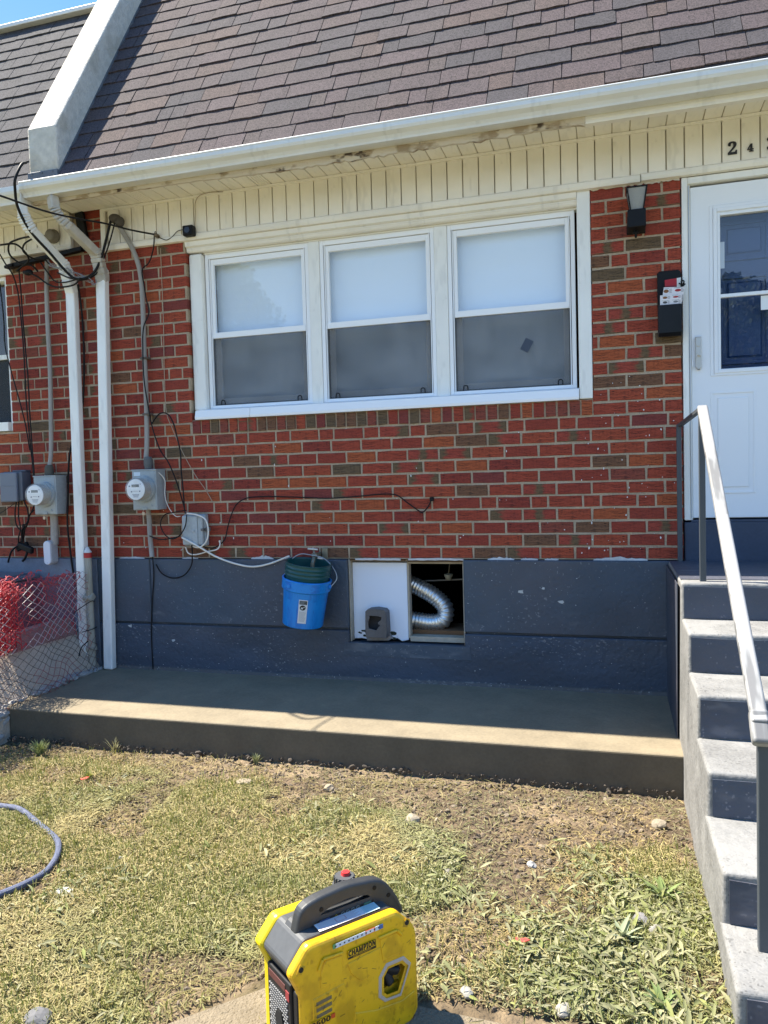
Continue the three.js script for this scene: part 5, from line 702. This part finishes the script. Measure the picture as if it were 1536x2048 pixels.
  part(b, 'lid', merge([box(-1.92, -1.21, -0.134, -0.105, 0.08, 0.46, 0.01), box(-1.86, -1.27, -0.105, -0.094, 0.12, 0.42, 0.005)]), M('lid_plastic', [0.12, 0.14, 0.17], { roughness: 0.5 }));
}
// ================================================================ hose
{
  const pts = [[-0.9, 1.72], [-0.5, 1.76], [-0.25, 1.80], [0.025, 1.845], [0.157, 1.872], [0.309, 1.938], [0.448, 2.012], [0.553, 2.098], [0.622, 2.194], [0.645, 2.279], [0.64, 2.39], [0.59, 2.50], [0.45, 2.66], [0.25, 2.85], [0.0, 3.0]].map(([x, z], i) => V(x, lawnH(x, z) + 0.02 + 0.008 * Math.sin(i * 1.9), z));
  single('garden_hose', 'weathered blue-grey garden hose curving across the grass at the left', 'hose', tube(pts, 0.0125, 160, 12), M('hose_blue', [0.13, 0.15, 0.235], { map: fine, bumpMap: fineB, bumpScale: 0.003, roughness: 0.55 }));
}
// ================================================================ generator
{
  const g0 = thing('generator', 'yellow and black portable inverter generator on the lawn at the bottom', 'generator', [1.992, GY, 2.978]); g0.rotation.y = Math.atan2(0.785, 0.62);
  const soft = (o, d = 0.012) => o.flatMap((p, i) => { const a = o[(i + o.length - 1) % o.length], b = o[(i + 1) % o.length], t = (q) => { const l = Math.hypot(q[0] - p[0], q[1] - p[1]), k = Math.min(d, l * 0.45) / l; return [p[0] + (q[0] - p[0]) * k, p[1] + (q[1] - p[1]) * k]; }, A = t(a), B = t(b), m = (k) => [0, 1].map((c) => (1 - k) ** 2 * A[c] + 2 * k * (1 - k) * p[c] + k * k * B[c]); return [A, m(0.33), m(0.67), B]; });
  const P = (n, g, m, l, par = g0) => part(par, n, g, m, l, true);
  const yel = M('yellow_plastic', [0.72, 0.41, 0.004], { map: grimeT, bumpMap: fineB, bumpScale: 0.0006, roughness: 0.42 }), yelD = M('yellow_plastic_dark', [0.62, 0.35, 0.006], { map: mortarT, roughness: 0.5 }), char = M('charcoal_plastic', [0.085, 0.088, 0.092], { map: fine, roughness: 0.5 }), blk = M('black_plastic_shell', [0.015, 0.015, 0.016], { phys: true, specularIntensity: 0.5, roughness: 0.5 });  // yelD: darker, mottled yellow for the recess parts
  const win = [[0.306, 0.204], [0.328, 0.178], [0.295, 0.106], [0.245, 0.111], [0.227, 0.13], [0.229, 0.18], [0.252, 0.206]], big = (o, k) => { const cx = 0.277, cy = 0.157; return o.map(([x, y]) => [cx + (x - cx) * k, cy + (y - cy) * k]); };
  const out = [[-0.003, 0.012], [-0.003, 0.226], [-0.03, 0.282], [0.022, 0.341], [0.292, 0.335], [0.345, 0.28], [0.356, 0.256], [0.357, 0.04], [0.33, 0.012]];
  const vents = [0, 1, 2].map((k) => [[0.039, 0.194 - k * 0.016], [0.083, 0.196 - k * 0.016], [0.083, 0.187 - k * 0.016], [0.039, 0.185 - k * 0.016]]);
  const sh = P('front_shell', slab(soft(out), 0.034, { z: -0.034, bevel: 0.014, seg: 4, holes: [win] }), yel, 'yellow front shell');
  P('control_recess', merge([slab(big(win, 1.12), 0.003, { z: -0.0375 }), slab([[0.235, 0.115], [0.318, 0.115], [0.318, 0.13], [0.235, 0.13]], 0.016, { z: -0.036 })]), yelD, '', sh);
  P('window_ring', slab(big(win, 1.07), 0.008, { z: -0.006, bevel: 0.003, seg: 2, holes: [big(win, 0.94)] }), M('grey_ring', [0.42, 0.36, 0.3], { roughness: 0.4 }), '', sh);
  P('fuel_spout', merge([bar(V(0.247, 0.182, -0.03), V(0.30, 0.168, -0.012), 0.026, 0.026, 0.01), bar(V(0.253, 0.185, -0.03), V(0.273, 0.136, -0.014), 0.026, 0.026, 0.01)]), blk, '', sh);
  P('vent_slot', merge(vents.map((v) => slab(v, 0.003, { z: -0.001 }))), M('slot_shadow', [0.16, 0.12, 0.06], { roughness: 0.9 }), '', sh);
  const ridge = (o) => merge(o.slice(1).map((b, i) => bar(V(...o[i], 0.0), V(...b, 0.0), 0.0075, 0.012, 0.003)));
  P('ridge', ridge([[0.12, 0.291], [0.061, 0.296], [0.048, 0.271]]), yel, '', sh); P('ridge', ridge([[0.227, 0.287], [0.287, 0.286], [0.302, 0.268]]), yel, '', sh);
  P('pressed_panel', merge([slab([[0.066, 0.288], [0.118, 0.284], [0.118, 0.245], [0.098, 0.225], [0.052, 0.225], [0.054, 0.262]], 0.004, { z: -0.0015, bevel: 0.0018 }), slab([[0.132, 0.256], [0.234, 0.26], [0.222, 0.212], [0.19, 0.194], [0.168, 0.198], [0.142, 0.225]], 0.004, { z: -0.0015, bevel: 0.0018 }), slab([[0.232, 0.281], [0.288, 0.28], [0.302, 0.262], [0.298, 0.222], [0.24, 0.222]], 0.004, { z: -0.0015, bevel: 0.0018 }), slab([[0.03, 0.205], [0.12, 0.21], [0.13, 0.19], [0.13, 0.1], [0.1, 0.07], [0.03, 0.065]], 0.003, { z: -0.0015, bevel: 0.0014 }), slab([[0.15, 0.12], [0.215, 0.1], [0.30, 0.09], [0.34, 0.1], [0.34, 0.04], [0.14, 0.04]], 0.004, { z: -0.0015, bevel: 0.0018 })]), yel, '', sh);
  for (const [x, y] of [[0.0, 0.293], [0.32, 0.294]]) { P('screw_hole', merge([cyl(0.0065, 0.0065, 0.002, 16).rotateX(Math.PI / 2).translate(x, y, 0.002)]), blk, '', sh); P('screw_recess', slab([[x - 0.013, y - 0.008], [x + 0.002, y - 0.014], [x + 0.013, y + 0.004], [x - 0.002, y + 0.012]], 0.003, { z: -0.0015, bevel: 0.001 }), yelD, '', sh); }
  const scuff = []; for (let i = 0; i < 34; i++) { const x = rr(0.02, 0.34), y = rr(0.03, 0.26), a = rr(-0.5, 1.2), l = rr(0.004, 0.016); if (x > 0.22 && x < 0.335 && y > 0.1 && y < 0.21) continue; scuff.push(bar(V(x, y, 0.0028), V(x + l * Math.cos(a), y + l * Math.sin(a), 0.0028), 0.0009, 0.0006, 0.0002)); } P('scuffs', merge(scuff), M('scuff_mark', [0.12, 0.09, 0.03], { roughness: 1 }), '', sh).userData.kind = 'stuff';
  const decal = (n, x0, x1, y0, y1, sk, w, h, draw, par = sh, z = 0.003) => P(n, fit01(slab([[x0, y0], [x1, y0 + sk], [x1, y1 + sk], [x0, y1]], 0.001, { z })), M(n, [0.9, 0.9, 0.9], { map: canvasTex(w, h, draw), roughness: 0.4 }), '', par);
  decal('brand_label', 0.133, 0.219, 0.267, 0.289, -0.001, 512, 140, (c, w, h) => { c.fillStyle = '#e0b000'; c.fillRect(0, 0, w, h); c.fillStyle = '#120f0a'; c.fillRect(0, 100, w, 40); c.fillStyle = '#0d0b08'; c.font = '900 92px sans-serif'; c.textAlign = 'center'; c.textBaseline = 'alphabetic'; c.save(); c.translate(w / 2, 90); c.scale((w - 8) / c.measureText('CHAMPION').width, 1.25); c.fillText('CHAMPION', 0, 0); c.lineWidth = 5; c.strokeStyle = '#0d0b08'; c.strokeText('CHAMPION', 0, 0); c.restore(); c.fillStyle = '#d8a400'; c.font = '700 24px sans-serif'; c.fillText('GLOBAL POWER EQUIPMENT', w / 2, 126); });
  decal('feature_strip', 0.09, 0.242, 0.3105, 0.3215, -0.001, 768, 64, (c, w, h) => { c.fillStyle = '#cfd6dc'; c.fillRect(0, 0, w, h); c.fillStyle = '#5f9a66'; c.fillRect(0, 0, 40, h); c.fillStyle = '#d9654a'; c.fillRect(490, 0, 150, h); c.fillStyle = '#e6e6e6'; c.fillRect(504, 8, 122, h - 16); c.fillStyle = '#3d63a0'; c.fillRect(w - 66, 0, 66, h); c.fillStyle = '#223'; for (let i = 0; i < 11; i++) { const x = 26 + i * 66; if (i % 3 === 0) c.fillRect(x, 22, 26, 20); else { c.beginPath(); c.arc(x + 13, 32, 12, 0, 7); c.fill(); } } });
  decal('model_label', 0.02, 0.078, 0.136, 0.151, -0.0015, 320, 90, (c, w, h) => { c.fillStyle = '#d2a002'; c.fillRect(0, 0, w, h); c.fillStyle = '#120f0a'; c.font = '900 96px sans-serif'; c.textAlign = 'left'; c.save(); c.translate(4, 80); c.scale((w - 8) / c.measureText('2500').width, 1); c.fillText('2500', 0, 0); c.restore(); });
  P('model_badge', slab([[0.079, 0.138], [0.090, 0.1375], [0.090, 0.1485], [0.079, 0.149]], 0.0015, { z: 0.003 }), M('orange_badge', [0.55, 0.07, 0.012], { roughness: 0.4 }), '', sh);
  const body = [[0.006, 0.012], [0.006, 0.228], [-0.022, 0.282], [0.028, 0.3405], [0.288, 0.3345], [0.339, 0.28], [0.346, 0.25], [0.346, 0.012]];
  P('body', slab(soft(body), 0.1325, { z: -0.1665, bevel: 0.006, seg: 2 }), char, 'charcoal middle body');
  P('rear_shell', slab(soft(out), 0.04, { z: -0.205, bevel: 0.012, seg: 3 }), M('rear_yellow', [0.66, 0.5, 0.005], { roughness: 0.42 }), 'yellow rear shell');
  const hOut = [[0.014, 0.262], [0.043, 0.374], [0.06, 0.388], [0.10, 0.396], [0.185, 0.4], [0.278, 0.386], [0.312, 0.366], [0.346, 0.318], [0.37, 0.262], [0.35, 0.26], [0.33, 0.29], [0.04, 0.29]], hHole = [[0.09, 0.335], [0.095, 0.349], [0.133, 0.3605], [0.193, 0.3625], [0.255, 0.352], [0.266, 0.341], [0.26, 0.331], [0.192, 0.333], [0.131, 0.3335]];
  const hd = P('carry_handle', slab(soft(hOut.map(([x, y]) => [x - 0.004, y + 0.012]), 0.02), 0.036, { z: -0.104, bevel: 0.009, seg: 4, holes: [soft(hHole.map(([x, y]) => [x - 0.004, 0.348 + (y - 0.331) * 1.2]), 0.008)] }), M('handle_plastic', [0.04, 0.042, 0.045], { map: fine, roughness: 0.5 }));
  P('handle_screw', merge([[0.075, 0.318], [0.105, 0.364], [0.27, 0.365], [0.315, 0.33]].map(([x, y]) => cyl(0.006, 0.006, 0.002, 12).rotateX(Math.PI / 2).translate(x - 0.004, y + 0.012, -0.0675))), mBlack, '', hd);
  P('handle_base', slab(soft([[-0.002, 0.27], [0.03, 0.346], [0.06, 0.353], [0.29, 0.349], [0.318, 0.338], [0.362, 0.27]], 0.02), 0.066, { z: -0.1345, bevel: 0.006, seg: 2 }), M('handle_base_plastic', [0.05, 0.052, 0.055], { map: fine, roughness: 0.5 }), '', hd);
  const wl = canvasTex(384, 128, (c, w, h) => { c.fillStyle = '#e3dcda'; c.fillRect(0, 0, w, h); c.fillStyle = '#c98a84'; for (let i = 0; i < 10; i++) c.fillRect(12, 10 + i * 11, 220 + (i * 29 % 40), 3); c.strokeStyle = '#c77'; c.lineWidth = 4; c.strokeRect(120, 24, 60, 60); c.fillStyle = '#bcd3d3'; c.fillRect(290, 0, 94, h); c.fillStyle = '#8aa'; for (let i = 0; i < 7; i++) c.fillRect(300, 14 + i * 14, 70, 3); });
  const wg = new THREE.PlaneGeometry(0.185, 0.03).rotateX(-Math.PI / 2 + 0.12).rotateZ(-0.023).translate(0.168, 0.3422, -0.0495); P('warning_label', wg, M('warning_paper', [0.85, 0.85, 0.85], { map: wl, roughness: 0.5, side: THREE.DoubleSide }));
  decal('icon_strip', 0.088, 0.262, 0.3420, 0.3495, -0.003, 512, 48, (c, w, h) => { c.fillStyle = '#141619'; c.fillRect(0, 0, w, h); c.fillStyle = '#2b4d86'; c.fillRect(20, 10, 90, 26); c.strokeStyle = '#b8a12c'; c.lineWidth = 4; c.beginPath(); c.moveTo(150, 38); c.lineTo(166, 10); c.lineTo(182, 38); c.closePath(); c.stroke(); c.strokeStyle = '#9aa'; for (let i = 0; i < 4; i++) { c.beginPath(); c.arc(226 + i * 46, 25, 13, 0, 6); c.stroke(); } c.fillStyle = '#3c6a5c'; c.fillRect(420, 10, 70, 26); }, g0, -0.0682);
  const cap = P('fuel_cap', merge([cyl(0.026, 0.028, 0.03, 24).translate(0.222, 0.378, -0.148), ...Array.from({ length: 16 }, (_, i) => box(-0.002, 0.002, 0.358, 0.386, 0.025, 0.0295, 0.001).rotateY(i * Math.PI / 8).translate(0.222, 0.006, -0.148)), cyl(0.034, 0.034, 0.04, 20).translate(0.222, 0.352, -0.148)]), char);
  P('vent_knob', merge([cyl(0.012, 0.014, 0.012, 6).translate(0.226, 0.396, -0.148), box(0.215, 0.237, 0.396, 0.403, -0.151, -0.145, 0.002)]), M('red_plastic', [0.55, 0.03, 0.03], { roughness: 0.45 }), '', cap);
  // exhaust side: black grille panel
  const sp = P('side_panel', merge([box(-0.012, 0.004, 0.014, 0.238, -0.162, -0.036, 0.005), box(-0.006, 0.012, 0.014, 0.225, -0.038, -0.012, 0.006)]), blk, 'black exhaust side panel');
  const bumps = []; for (let j = 0; j < 21; j++) for (let i = 0; i < 11; i++) { const z = -0.148 + i * 0.0088 + (j % 2) * 0.0044, y = 0.026 + j * 0.0082; if (Math.hypot((z + 0.095) / 0.02, (y - 0.118) / 0.028) < 1 || y > 0.20 - (z + 0.148) * 0.1 || (y < 0.062 && z < -0.1)) continue; bumps.push(box(-0.0155, -0.011, y, y + 0.0032, z, z + 0.0062, 0.0008)); }
  P('grille', merge(bumps), M('grille_grey', [0.2, 0.2, 0.2], { roughness: 0.4 }), '', sp).userData.kind = 'stuff';
  P('exhaust_port', merge([cyl(0.02, 0.02, 0.006, 28).rotateZ(Math.PI / 2).scale(1, 1.3, 1).translate(-0.0135, 0.118, -0.095)]), M('exhaust_black', [0.004, 0.004, 0.004], { roughness: 0.9 }), '', sp);
  P('warning_strip', merge([box(-0.0135, -0.011, 0.208, 0.226, -0.15, -0.062, 0.0005)]), M('hot_label', [0.1, 0.03, 0.028], { roughness: 0.5 }), '', sp);
  P('warning_badge', box(-0.0135, -0.011, 0.192, 0.216, -0.06, -0.042, 0.0005), M('hot_badge', [0.28, 0.03, 0.035], { roughness: 0.5 }), '', sp);
  for (const [x, z] of [[0.03, -0.035], [0.32, -0.035], [0.03, -0.175], [0.32, -0.175]]) P('foot', cyl(0.016, 0.018, 0.016, 12).translate(x, 0.006, z), blk);
}
// ================================================================ loose stones and litter
{
  const stone = (x, z, s, rgb, label, cat = 'stone', sq = 0.6, name = 'stone') => { const g = new THREE.IcosahedronGeometry(s, 2), p = g.attributes.position, o = R() * 50; for (let i = 0; i < p.count; i++) { const k = 1 + 0.95 * (fbm(p.getX(i) / s * 1.1 + o, p.getY(i) / s * 1.1 + p.getZ(i) / s * 0.9, 0, 3, 7) - 0.5); p.setXYZ(i, p.getX(i) * k, p.getY(i) * k * sq, p.getZ(i) * k * 0.8); } g.rotateY(R() * 6); g.translate(x, lawnH(x, z) + s * 0.22 + 0.004, z); g.computeVertexNormals(); single(name, label, cat, metric(clean(g)), M('stone', rgb, { map: mortarT, roughness: 0.9 })); };
  stone(1.893, 1.531, 0.034, [0.38, 0.32, 0.23], 'buff stone in the bare soil below the middle of the slab');
  stone(2.421, 1.796, 0.019, [0.4, 0.39, 0.37], 'small white pebble on the soil edge right of the middle');
  stone(2.321, 2.579, 0.024, [0.36, 0.34, 0.29], 'white stone just right of the generator');
  stone(2.587, 2.603, 0.026, [0.36, 0.33, 0.28], 'white stone at the bottom edge right of the generator');
  stone(0.813, 2.381, 0.034, [0.62, 0.62, 0.6], 'flat pale stone chip in the grass right of the hose end', 'stone', 0.3);
  stone(0.855, 2.121, 0.017, [0.56, 0.58, 0.62], 'small bluish white chip in the grass right of the hose bend');
  stone(2.80, 2.105, 0.036, [0.2, 0.19, 0.19], 'dark grey rock among the broad leaves near the steps');
  stone(2.845, 2.145, 0.026, [0.3, 0.28, 0.24], 'lighter grey rock touching the dark one near the steps');
  stone(1.20, 2.96, 0.042, [0.15, 0.147, 0.15], 'grey lump of rock at the bottom left edge', 'rock', 0.5, 'rock');
  stone(2.13, 1.92, 0.02, [0.34, 0.3, 0.27], 'greyish pebble in the grass above the right side of the generator');
  stone(1.42, 1.28, 0.03, [0.32, 0.26, 0.18], 'half buried buff stone near the slab, centre left');
  stone(1.0, 1.33, 0.04, [0.3, 0.245, 0.17], 'flat earthy stone near the slab, left of the buried one', 'stone', 0.35);
  stone(1.73, 1.98, 0.018, [0.3, 0.26, 0.27], 'purplish pebble in the grass behind the generator');
  stone(2.9, 1.35, 0.03, [0.31, 0.26, 0.19], 'buff stone in the dark soil against the steps');
  const chip = (x, z, rgb, label, r) => { const g = slab([[-0.02, -0.006], [0.004, -0.012], [0.024, -0.004], [0.012, 0.006], [-0.004, 0.004], [-0.018, 0.01]], 0.003, { bevel: 0.0008 }); g.rotateX(-Math.PI / 2 + 0.2); g.rotateY(r); g.translate(x, lawnH(x, z) + 0.03, z); single('plastic_scrap', label, 'plastic scrap', metric(g), M('scrap', rgb, { roughness: 0.5 })); };
  chip(2.447, 2.336, [0.6, 0.06, 0.05], 'red plastic scrap in the grass right of the generator', 0.3); chip(0.215, 1.50, [0.6, 0.1, 0.06], 'red plastic scrap in the straw at the left near the slab', 1.2);
}
// ================================================================ grass, clippings, leaves, crumbs of soil
{
  const blade = (L, W, bend, curl) => { const n = 4, P = [], I = []; for (let i = 0; i <= n; i++) { const t = i / n, w = W * Math.sin(Math.PI * (0.12 + 0.86 * t)), y = bend * Math.sin(t * 1.5) * L, z = (t - 0.5) * L * Math.cos(bend * 0.6); P.push(-w / 2 + curl * t * t, y + w * 0.25, z, 0 + curl * t * t, y, z, w / 2 + curl * t * t, y + w * 0.25, z); } for (let i = 0; i < n; i++) for (let k = 0; k < 2; k++) { const a = i * 3 + k; I.push(a, a + 1, a + 3, a + 1, a + 4, a + 3); } const g = new THREE.BufferGeometry(); g.setAttribute('position', new THREE.Float32BufferAttribute(P, 3)); g.setIndex(I); g.computeVertexNormals(); return g; };
  const leafM = (n) => M(n, [1, 1, 1], { phys: true, transmission: 0.3, thickness: 0, roughness: 0.9, side: THREE.DoubleSide });
  const d = new THREE.Object3D(), col = new THREE.Color(), q = rng(99);
  function scatter(name, label, cat, geo, count, place) {
    const m = new THREE.InstancedMesh(geo, leafM(name), count); m.name = numbered(name); let n = 0, guard = 0;
    while (n < count && guard++ < count * 12) { const c = place(d); if (!c) continue; d.updateMatrix(); m.setMatrixAt(n, d.matrix); col.setRGB(...c); m.setColorAt(n, col); n++; }
    m.count = n; tag(m, label, cat); m.userData.kind = 'stuff'; scene.add(m);
  }
  const spot = (o) => { const z = 0.985 + (3.6 - 0.985) * q(), x = -0.72 + 3.74 * q(); if (z < 1.0 && q() < 0.6) return null; const dp = (x - 1.5) / 0.23 + (z - 2.94) / 0.26; if (z > 2.62 && x > 1.72 - (z - 2.63) * 0.72 && x < 2.72 && q() < 0.96) return null; if (Math.abs(x - 2.0) < 0.42 && z > 2.62 && z < 3.02) { const lx = (x - 1.992) * 0.62 - (z - 2.978) * 0.785, lz = (x - 1.992) * 0.785 + (z - 2.978) * 0.62; if (lx > -0.03 && lx < 0.37 && lz < 0.02 && lz > -0.22) return null; } o.position.set(x, lawnH(x, z) + 0.006, z); return [x, z]; };
  const mix = (a, b, t) => a.map((v, i) => v + (b[i] - v) * t), straw = [0.52, 0.42, 0.17], dry = [0.44, 0.33, 0.15], green = [0.25, 0.26, 0.06], sage = [0.33, 0.34, 0.14], pale = [0.58, 0.51, 0.26];
  const tone = (x, z, t) => { const y = fbm(x * 1.7 + 20, z * 1.9, 0, 3, 61), s = fbm(x * 2.3, z * 2.1 + 9, 0, 3, 62); const base = mix(mix(straw, green, ss(0.42, 0.66, y) * 0.6), sage, ss(0.45, 0.65, s) * ss(0.6, 2.4, x)); const c = mix(base, [dry, straw, green, sage, pale, green][Math.floor(q() * 6)], 0.55 * q()); const f = (0.75 + 0.5 * q()) * t; return c.map((v) => v * f); };
  const bank = [blade(0.024, 0.003, 0.25, 0.004), blade(0.036, 0.0028, 0.35, -0.005), blade(0.017, 0.0036, 0.15, 0.002)];
  bank.forEach((g, k) => scatter('grass_clippings', ['dry cut grass and straw lying over the front lawn', 'long loose straws lying across the front lawn', 'short chopped grass bits lying over the front lawn'][k], 'clippings', g, [90000, 26000, 110000][k], (o) => {
    const p = spot(o); if (!p) return; const g2 = grassy(...p); if (q() > 0.085 + 0.9 * g2) return; const s = 0.7 + 0.8 * q(); o.position.y += 0.011 * q() * g2; o.rotation.set((q() - 0.5) * 0.7, q() * 6.283, (q() - 0.5) * 1.3); o.scale.setScalar(s); return tone(p[0], p[1], 0.70 + 0.06 * g2).map((v, i) => g2 < 0.3 ? v * [0.9, 0.82, 0.78][i] : v);
  }));
  scatter('grass', 'short living grass growing through the clippings on the lawn', 'grass', blade(0.03, 0.0028, 0.55, 0.006), 34000, (o) => { const p = spot(o); if (!p) return; const k = grassy(...p) * ss(0.4, 0.62, fbm(p[0] * 2.1 + 8, p[1] * 2.3 + 2, 0, 3, 66) + 0.15 * ss(0.9, 0.0, p[0])); if (q() > k) return; o.rotation.set(-0.5 - 0.9 * q(), q() * 6.283, 0); o.rotation.order = 'YXZ'; o.position.y += 0.012; o.scale.setScalar(0.55 + 0.75 * q()); const f = 0.7 + 0.6 * q(); return mix([0.2, 0.25, 0.05], [0.40, 0.39, 0.09], q()).map((v) => v * f * 0.78); });
  const leaf = blade(0.07, 0.017, 0.35, 0.006), leaf2 = blade(0.05, 0.013, 0.2, -0.004), broad = (x, z) => ss(0.36, 0.6, fbm(x * 2.1 + 4, z * 2.4 + 6, 0, 3, 68)) * ss(1.75, 2.5, x) * ss(1.45, 1.75, z) + 0.12 * ss(0.55, 0.7, fbm(x * 2.6, z * 2.6, 0, 3, 69));
  [leaf, leaf2].forEach((g, k) => scatter('weed_leaves', ['broad weed leaves lying over the lawn towards the steps', 'small cut weed leaves scattered on the lawn'][k], 'weeds', g, [2200, 4200][k], (o) => { const p = spot(o); if (!p || q() > broad(...p) * grassy(...p) * 1.2) return; o.rotation.order = 'XYZ'; o.rotation.set((q() - 0.5) * 0.6, q() * 6.283, (q() - 0.5) * 0.9); o.position.y += 0.008 + 0.01 * q(); o.scale.setScalar(0.28 + 0.42 * q() + 0.2 * Math.pow(q(), 4)); const f = 0.6 + 0.55 * q(); return mix(mix([0.25, 0.27, 0.09], [0.52, 0.48, 0.26], q()), [0.3, 0.34, 0.06], q() < 0.2 ? 0.7 : 0).map((v) => v * f * 0.72); }));
  const crumb = new THREE.IcosahedronGeometry(0.006, 0);
  scatter('soil_crumbs', 'crumbs of dug soil along the foot of the slab', 'soil', crumb, 9000, (o) => { const p = spot(o); if (!p || q() < grassy(...p) * 1.15) return; o.rotation.set(q() * 6, q() * 6, q() * 6); const s = 0.25 + Math.pow(q(), 5) * 2.4; o.scale.set(s, s * 0.55, s * (0.6 + 0.7 * q())); o.position.y -= 0.004; const f = 0.6 + 0.6 * q(); return mix([0.15, 0.104, 0.062], [0.33, 0.26, 0.17], q() < 0.4 ? q() : 0.15).map((v) => v * f); });
  scatter('soil_clods', 'dark soil heaped against the front of the slab', 'soil', new THREE.IcosahedronGeometry(0.008, 1), 420, (o) => { const x = -0.75 + 3.75 * q(), z = 0.963 + Math.pow(q(), 2) * 0.07; o.position.set(x, GY - 0.012 + 0.02 * q(), z); o.rotation.set(q() * 6, q() * 6, q() * 6); const s = 0.3 + 1.9 * Math.pow(q(), 3) * fbm(x * 4, 1, 0, 2, 6); o.scale.set(s * 1.5, s * 0.7, s * (0.7 + 0.6 * q())); const f = 0.4 + 0.6 * q(); return [0.11 * f, 0.078 * f, 0.05 * f]; });  // clods coloured darker than the loose crumbs
  // tufts of weeds one can point at
  const tuft = (x, z, n, h, rgb, label, flat = 0) => { const b = []; for (let i = 0; i < n; i++) { const a = q() * 6.283, l = 0.2 + 0.6 * q(), g = blade(h * (0.6 + 0.6 * q()), (flat ? 0.014 : 0.0035) + 0.005 * q(), 0.3, 0.006); g.translate(0, 0, h * 0.4); g.rotateX(flat ? -0.1 - 0.55 * q() : -1.25 + l); g.rotateY(a); g.translate(x + 0.02 * (q() - 0.5), lawnH(x, z), z + 0.02 * (q() - 0.5)); b.push(clean(g)); } const m = single('weed', label, 'weed', mergeGeometries(b), M('weed_green', rgb, { phys: true, transmission: 0.3, thickness: 0, roughness: 0.85, side: THREE.DoubleSide })); };
  tuft(-0.31, 1.2, 90, 0.1, [0.22, 0.26, 0.09], 'tuft of green weeds in front of the left end of the slab');
  tuft(0.9, 1.0, 26, 0.07, [0.24, 0.26, 0.12], 'small weed against the slab below the bucket');
  tuft(0.02, 1.0, 14, 0.1, [0.3, 0.28, 0.13], 'thin straw stalk against the slab near its left end');
  tuft(0.2, 1.45, 60, 0.05, [0.32, 0.33, 0.08], 'yellow-green grass tuft by the red scrap on the left');
  tuft(2.88, 1.95, 22, 0.085, [0.2, 0.26, 0.07], 'broad-leaved green weed against the steps', 1);
  tuft(2.74, 2.22, 13, 0.085, [0.3, 0.34, 0.2], 'pale broad-leaved weed below the grey rocks', 1);
  tuft(2.84, 2.52, 18, 0.08, [0.18, 0.24, 0.07], 'dark green weed at the foot of the lowest visible steps', 1);
}
// ================================================================ trees across the road (seen mirrored in the glass)
{
  const bark = M('bark', [0.09, 0.07, 0.05], { map: fine, roughness: 1 }), q = rng(5), d = new THREE.Object3D(), c = new THREE.Color();
  const tree = (x, z, h, r, label) => {
    const t = thing('tree', label, 'tree', [x, GY, z]), limbs = [new THREE.CylinderGeometry(0.1, 0.2, h * 0.45, 9).translate(0, h * 0.22, 0)], tips = [];
    for (let i = 0; i < 26; i++) { const a = q() * 6.283, y = h * (0.15 + 0.5 * q()), l = r * (0.5 + 0.5 * q()), p0 = V(0, y, 0), p2 = V(Math.cos(a) * l, y + h * (0.08 + 0.3 * q()), Math.sin(a) * l), p1 = V(p2.x * 0.5, y + (p2.y - y) * 0.3, p2.z * 0.5); limbs.push(tube([p0, p1, p2], 0.035, 10, 5)); tips.push(p1, p2, p2); }
    part(t, 'trunk', merge(limbs), bark, '', true);
    const lf = new THREE.PlaneGeometry(0.09, 0.14), m = new THREE.InstancedMesh(lf, M('foliage', [1, 1, 1], { phys: true, transmission: 0.3, thickness: 0, roughness: 0.85, side: THREE.DoubleSide }), 16000);
    for (let i = 0; i < 16000; i++) { const p = tips[Math.floor(q() * tips.length)], s = 0.55 * r * Math.cbrt(q()) * 0.6, a = q() * 6.283, e = q() * 3.14; d.position.set(p.x + s * Math.sin(e) * Math.cos(a), p.y + s * Math.cos(e) * 0.8, p.z + s * Math.sin(e) * Math.sin(a)); d.rotation.set(q() * 6, q() * 6, q() * 6); d.scale.setScalar(0.7 + 0.8 * q()); d.updateMatrix(); m.setMatrixAt(i, d.matrix); const f = 0.6 + 0.8 * q(); c.setRGB(0.05 * f, 0.085 * f, 0.025 * f); m.setColorAt(i, c); }
    m.name = 'crown'; m.userData.kind = 'stuff'; t.add(m);
  };
  tree(6.2, 17.5, 6.6, 3.1, 'bushy tree across the road, seen mirrored in the door glass');
  tree(9.6, 19.5, 7.0, 3.2, 'second bushy tree across the road, right of the mirrored one');
  tree(-10.5, 18, 8.2, 2.6, 'tall tree across the road, mirrored at the edge of the left window');
}
scene.traverse((o) => { if (o.isMesh) { o.castShadow = true; o.receiveShadow = true; } });
renderer.render(scene, camera);
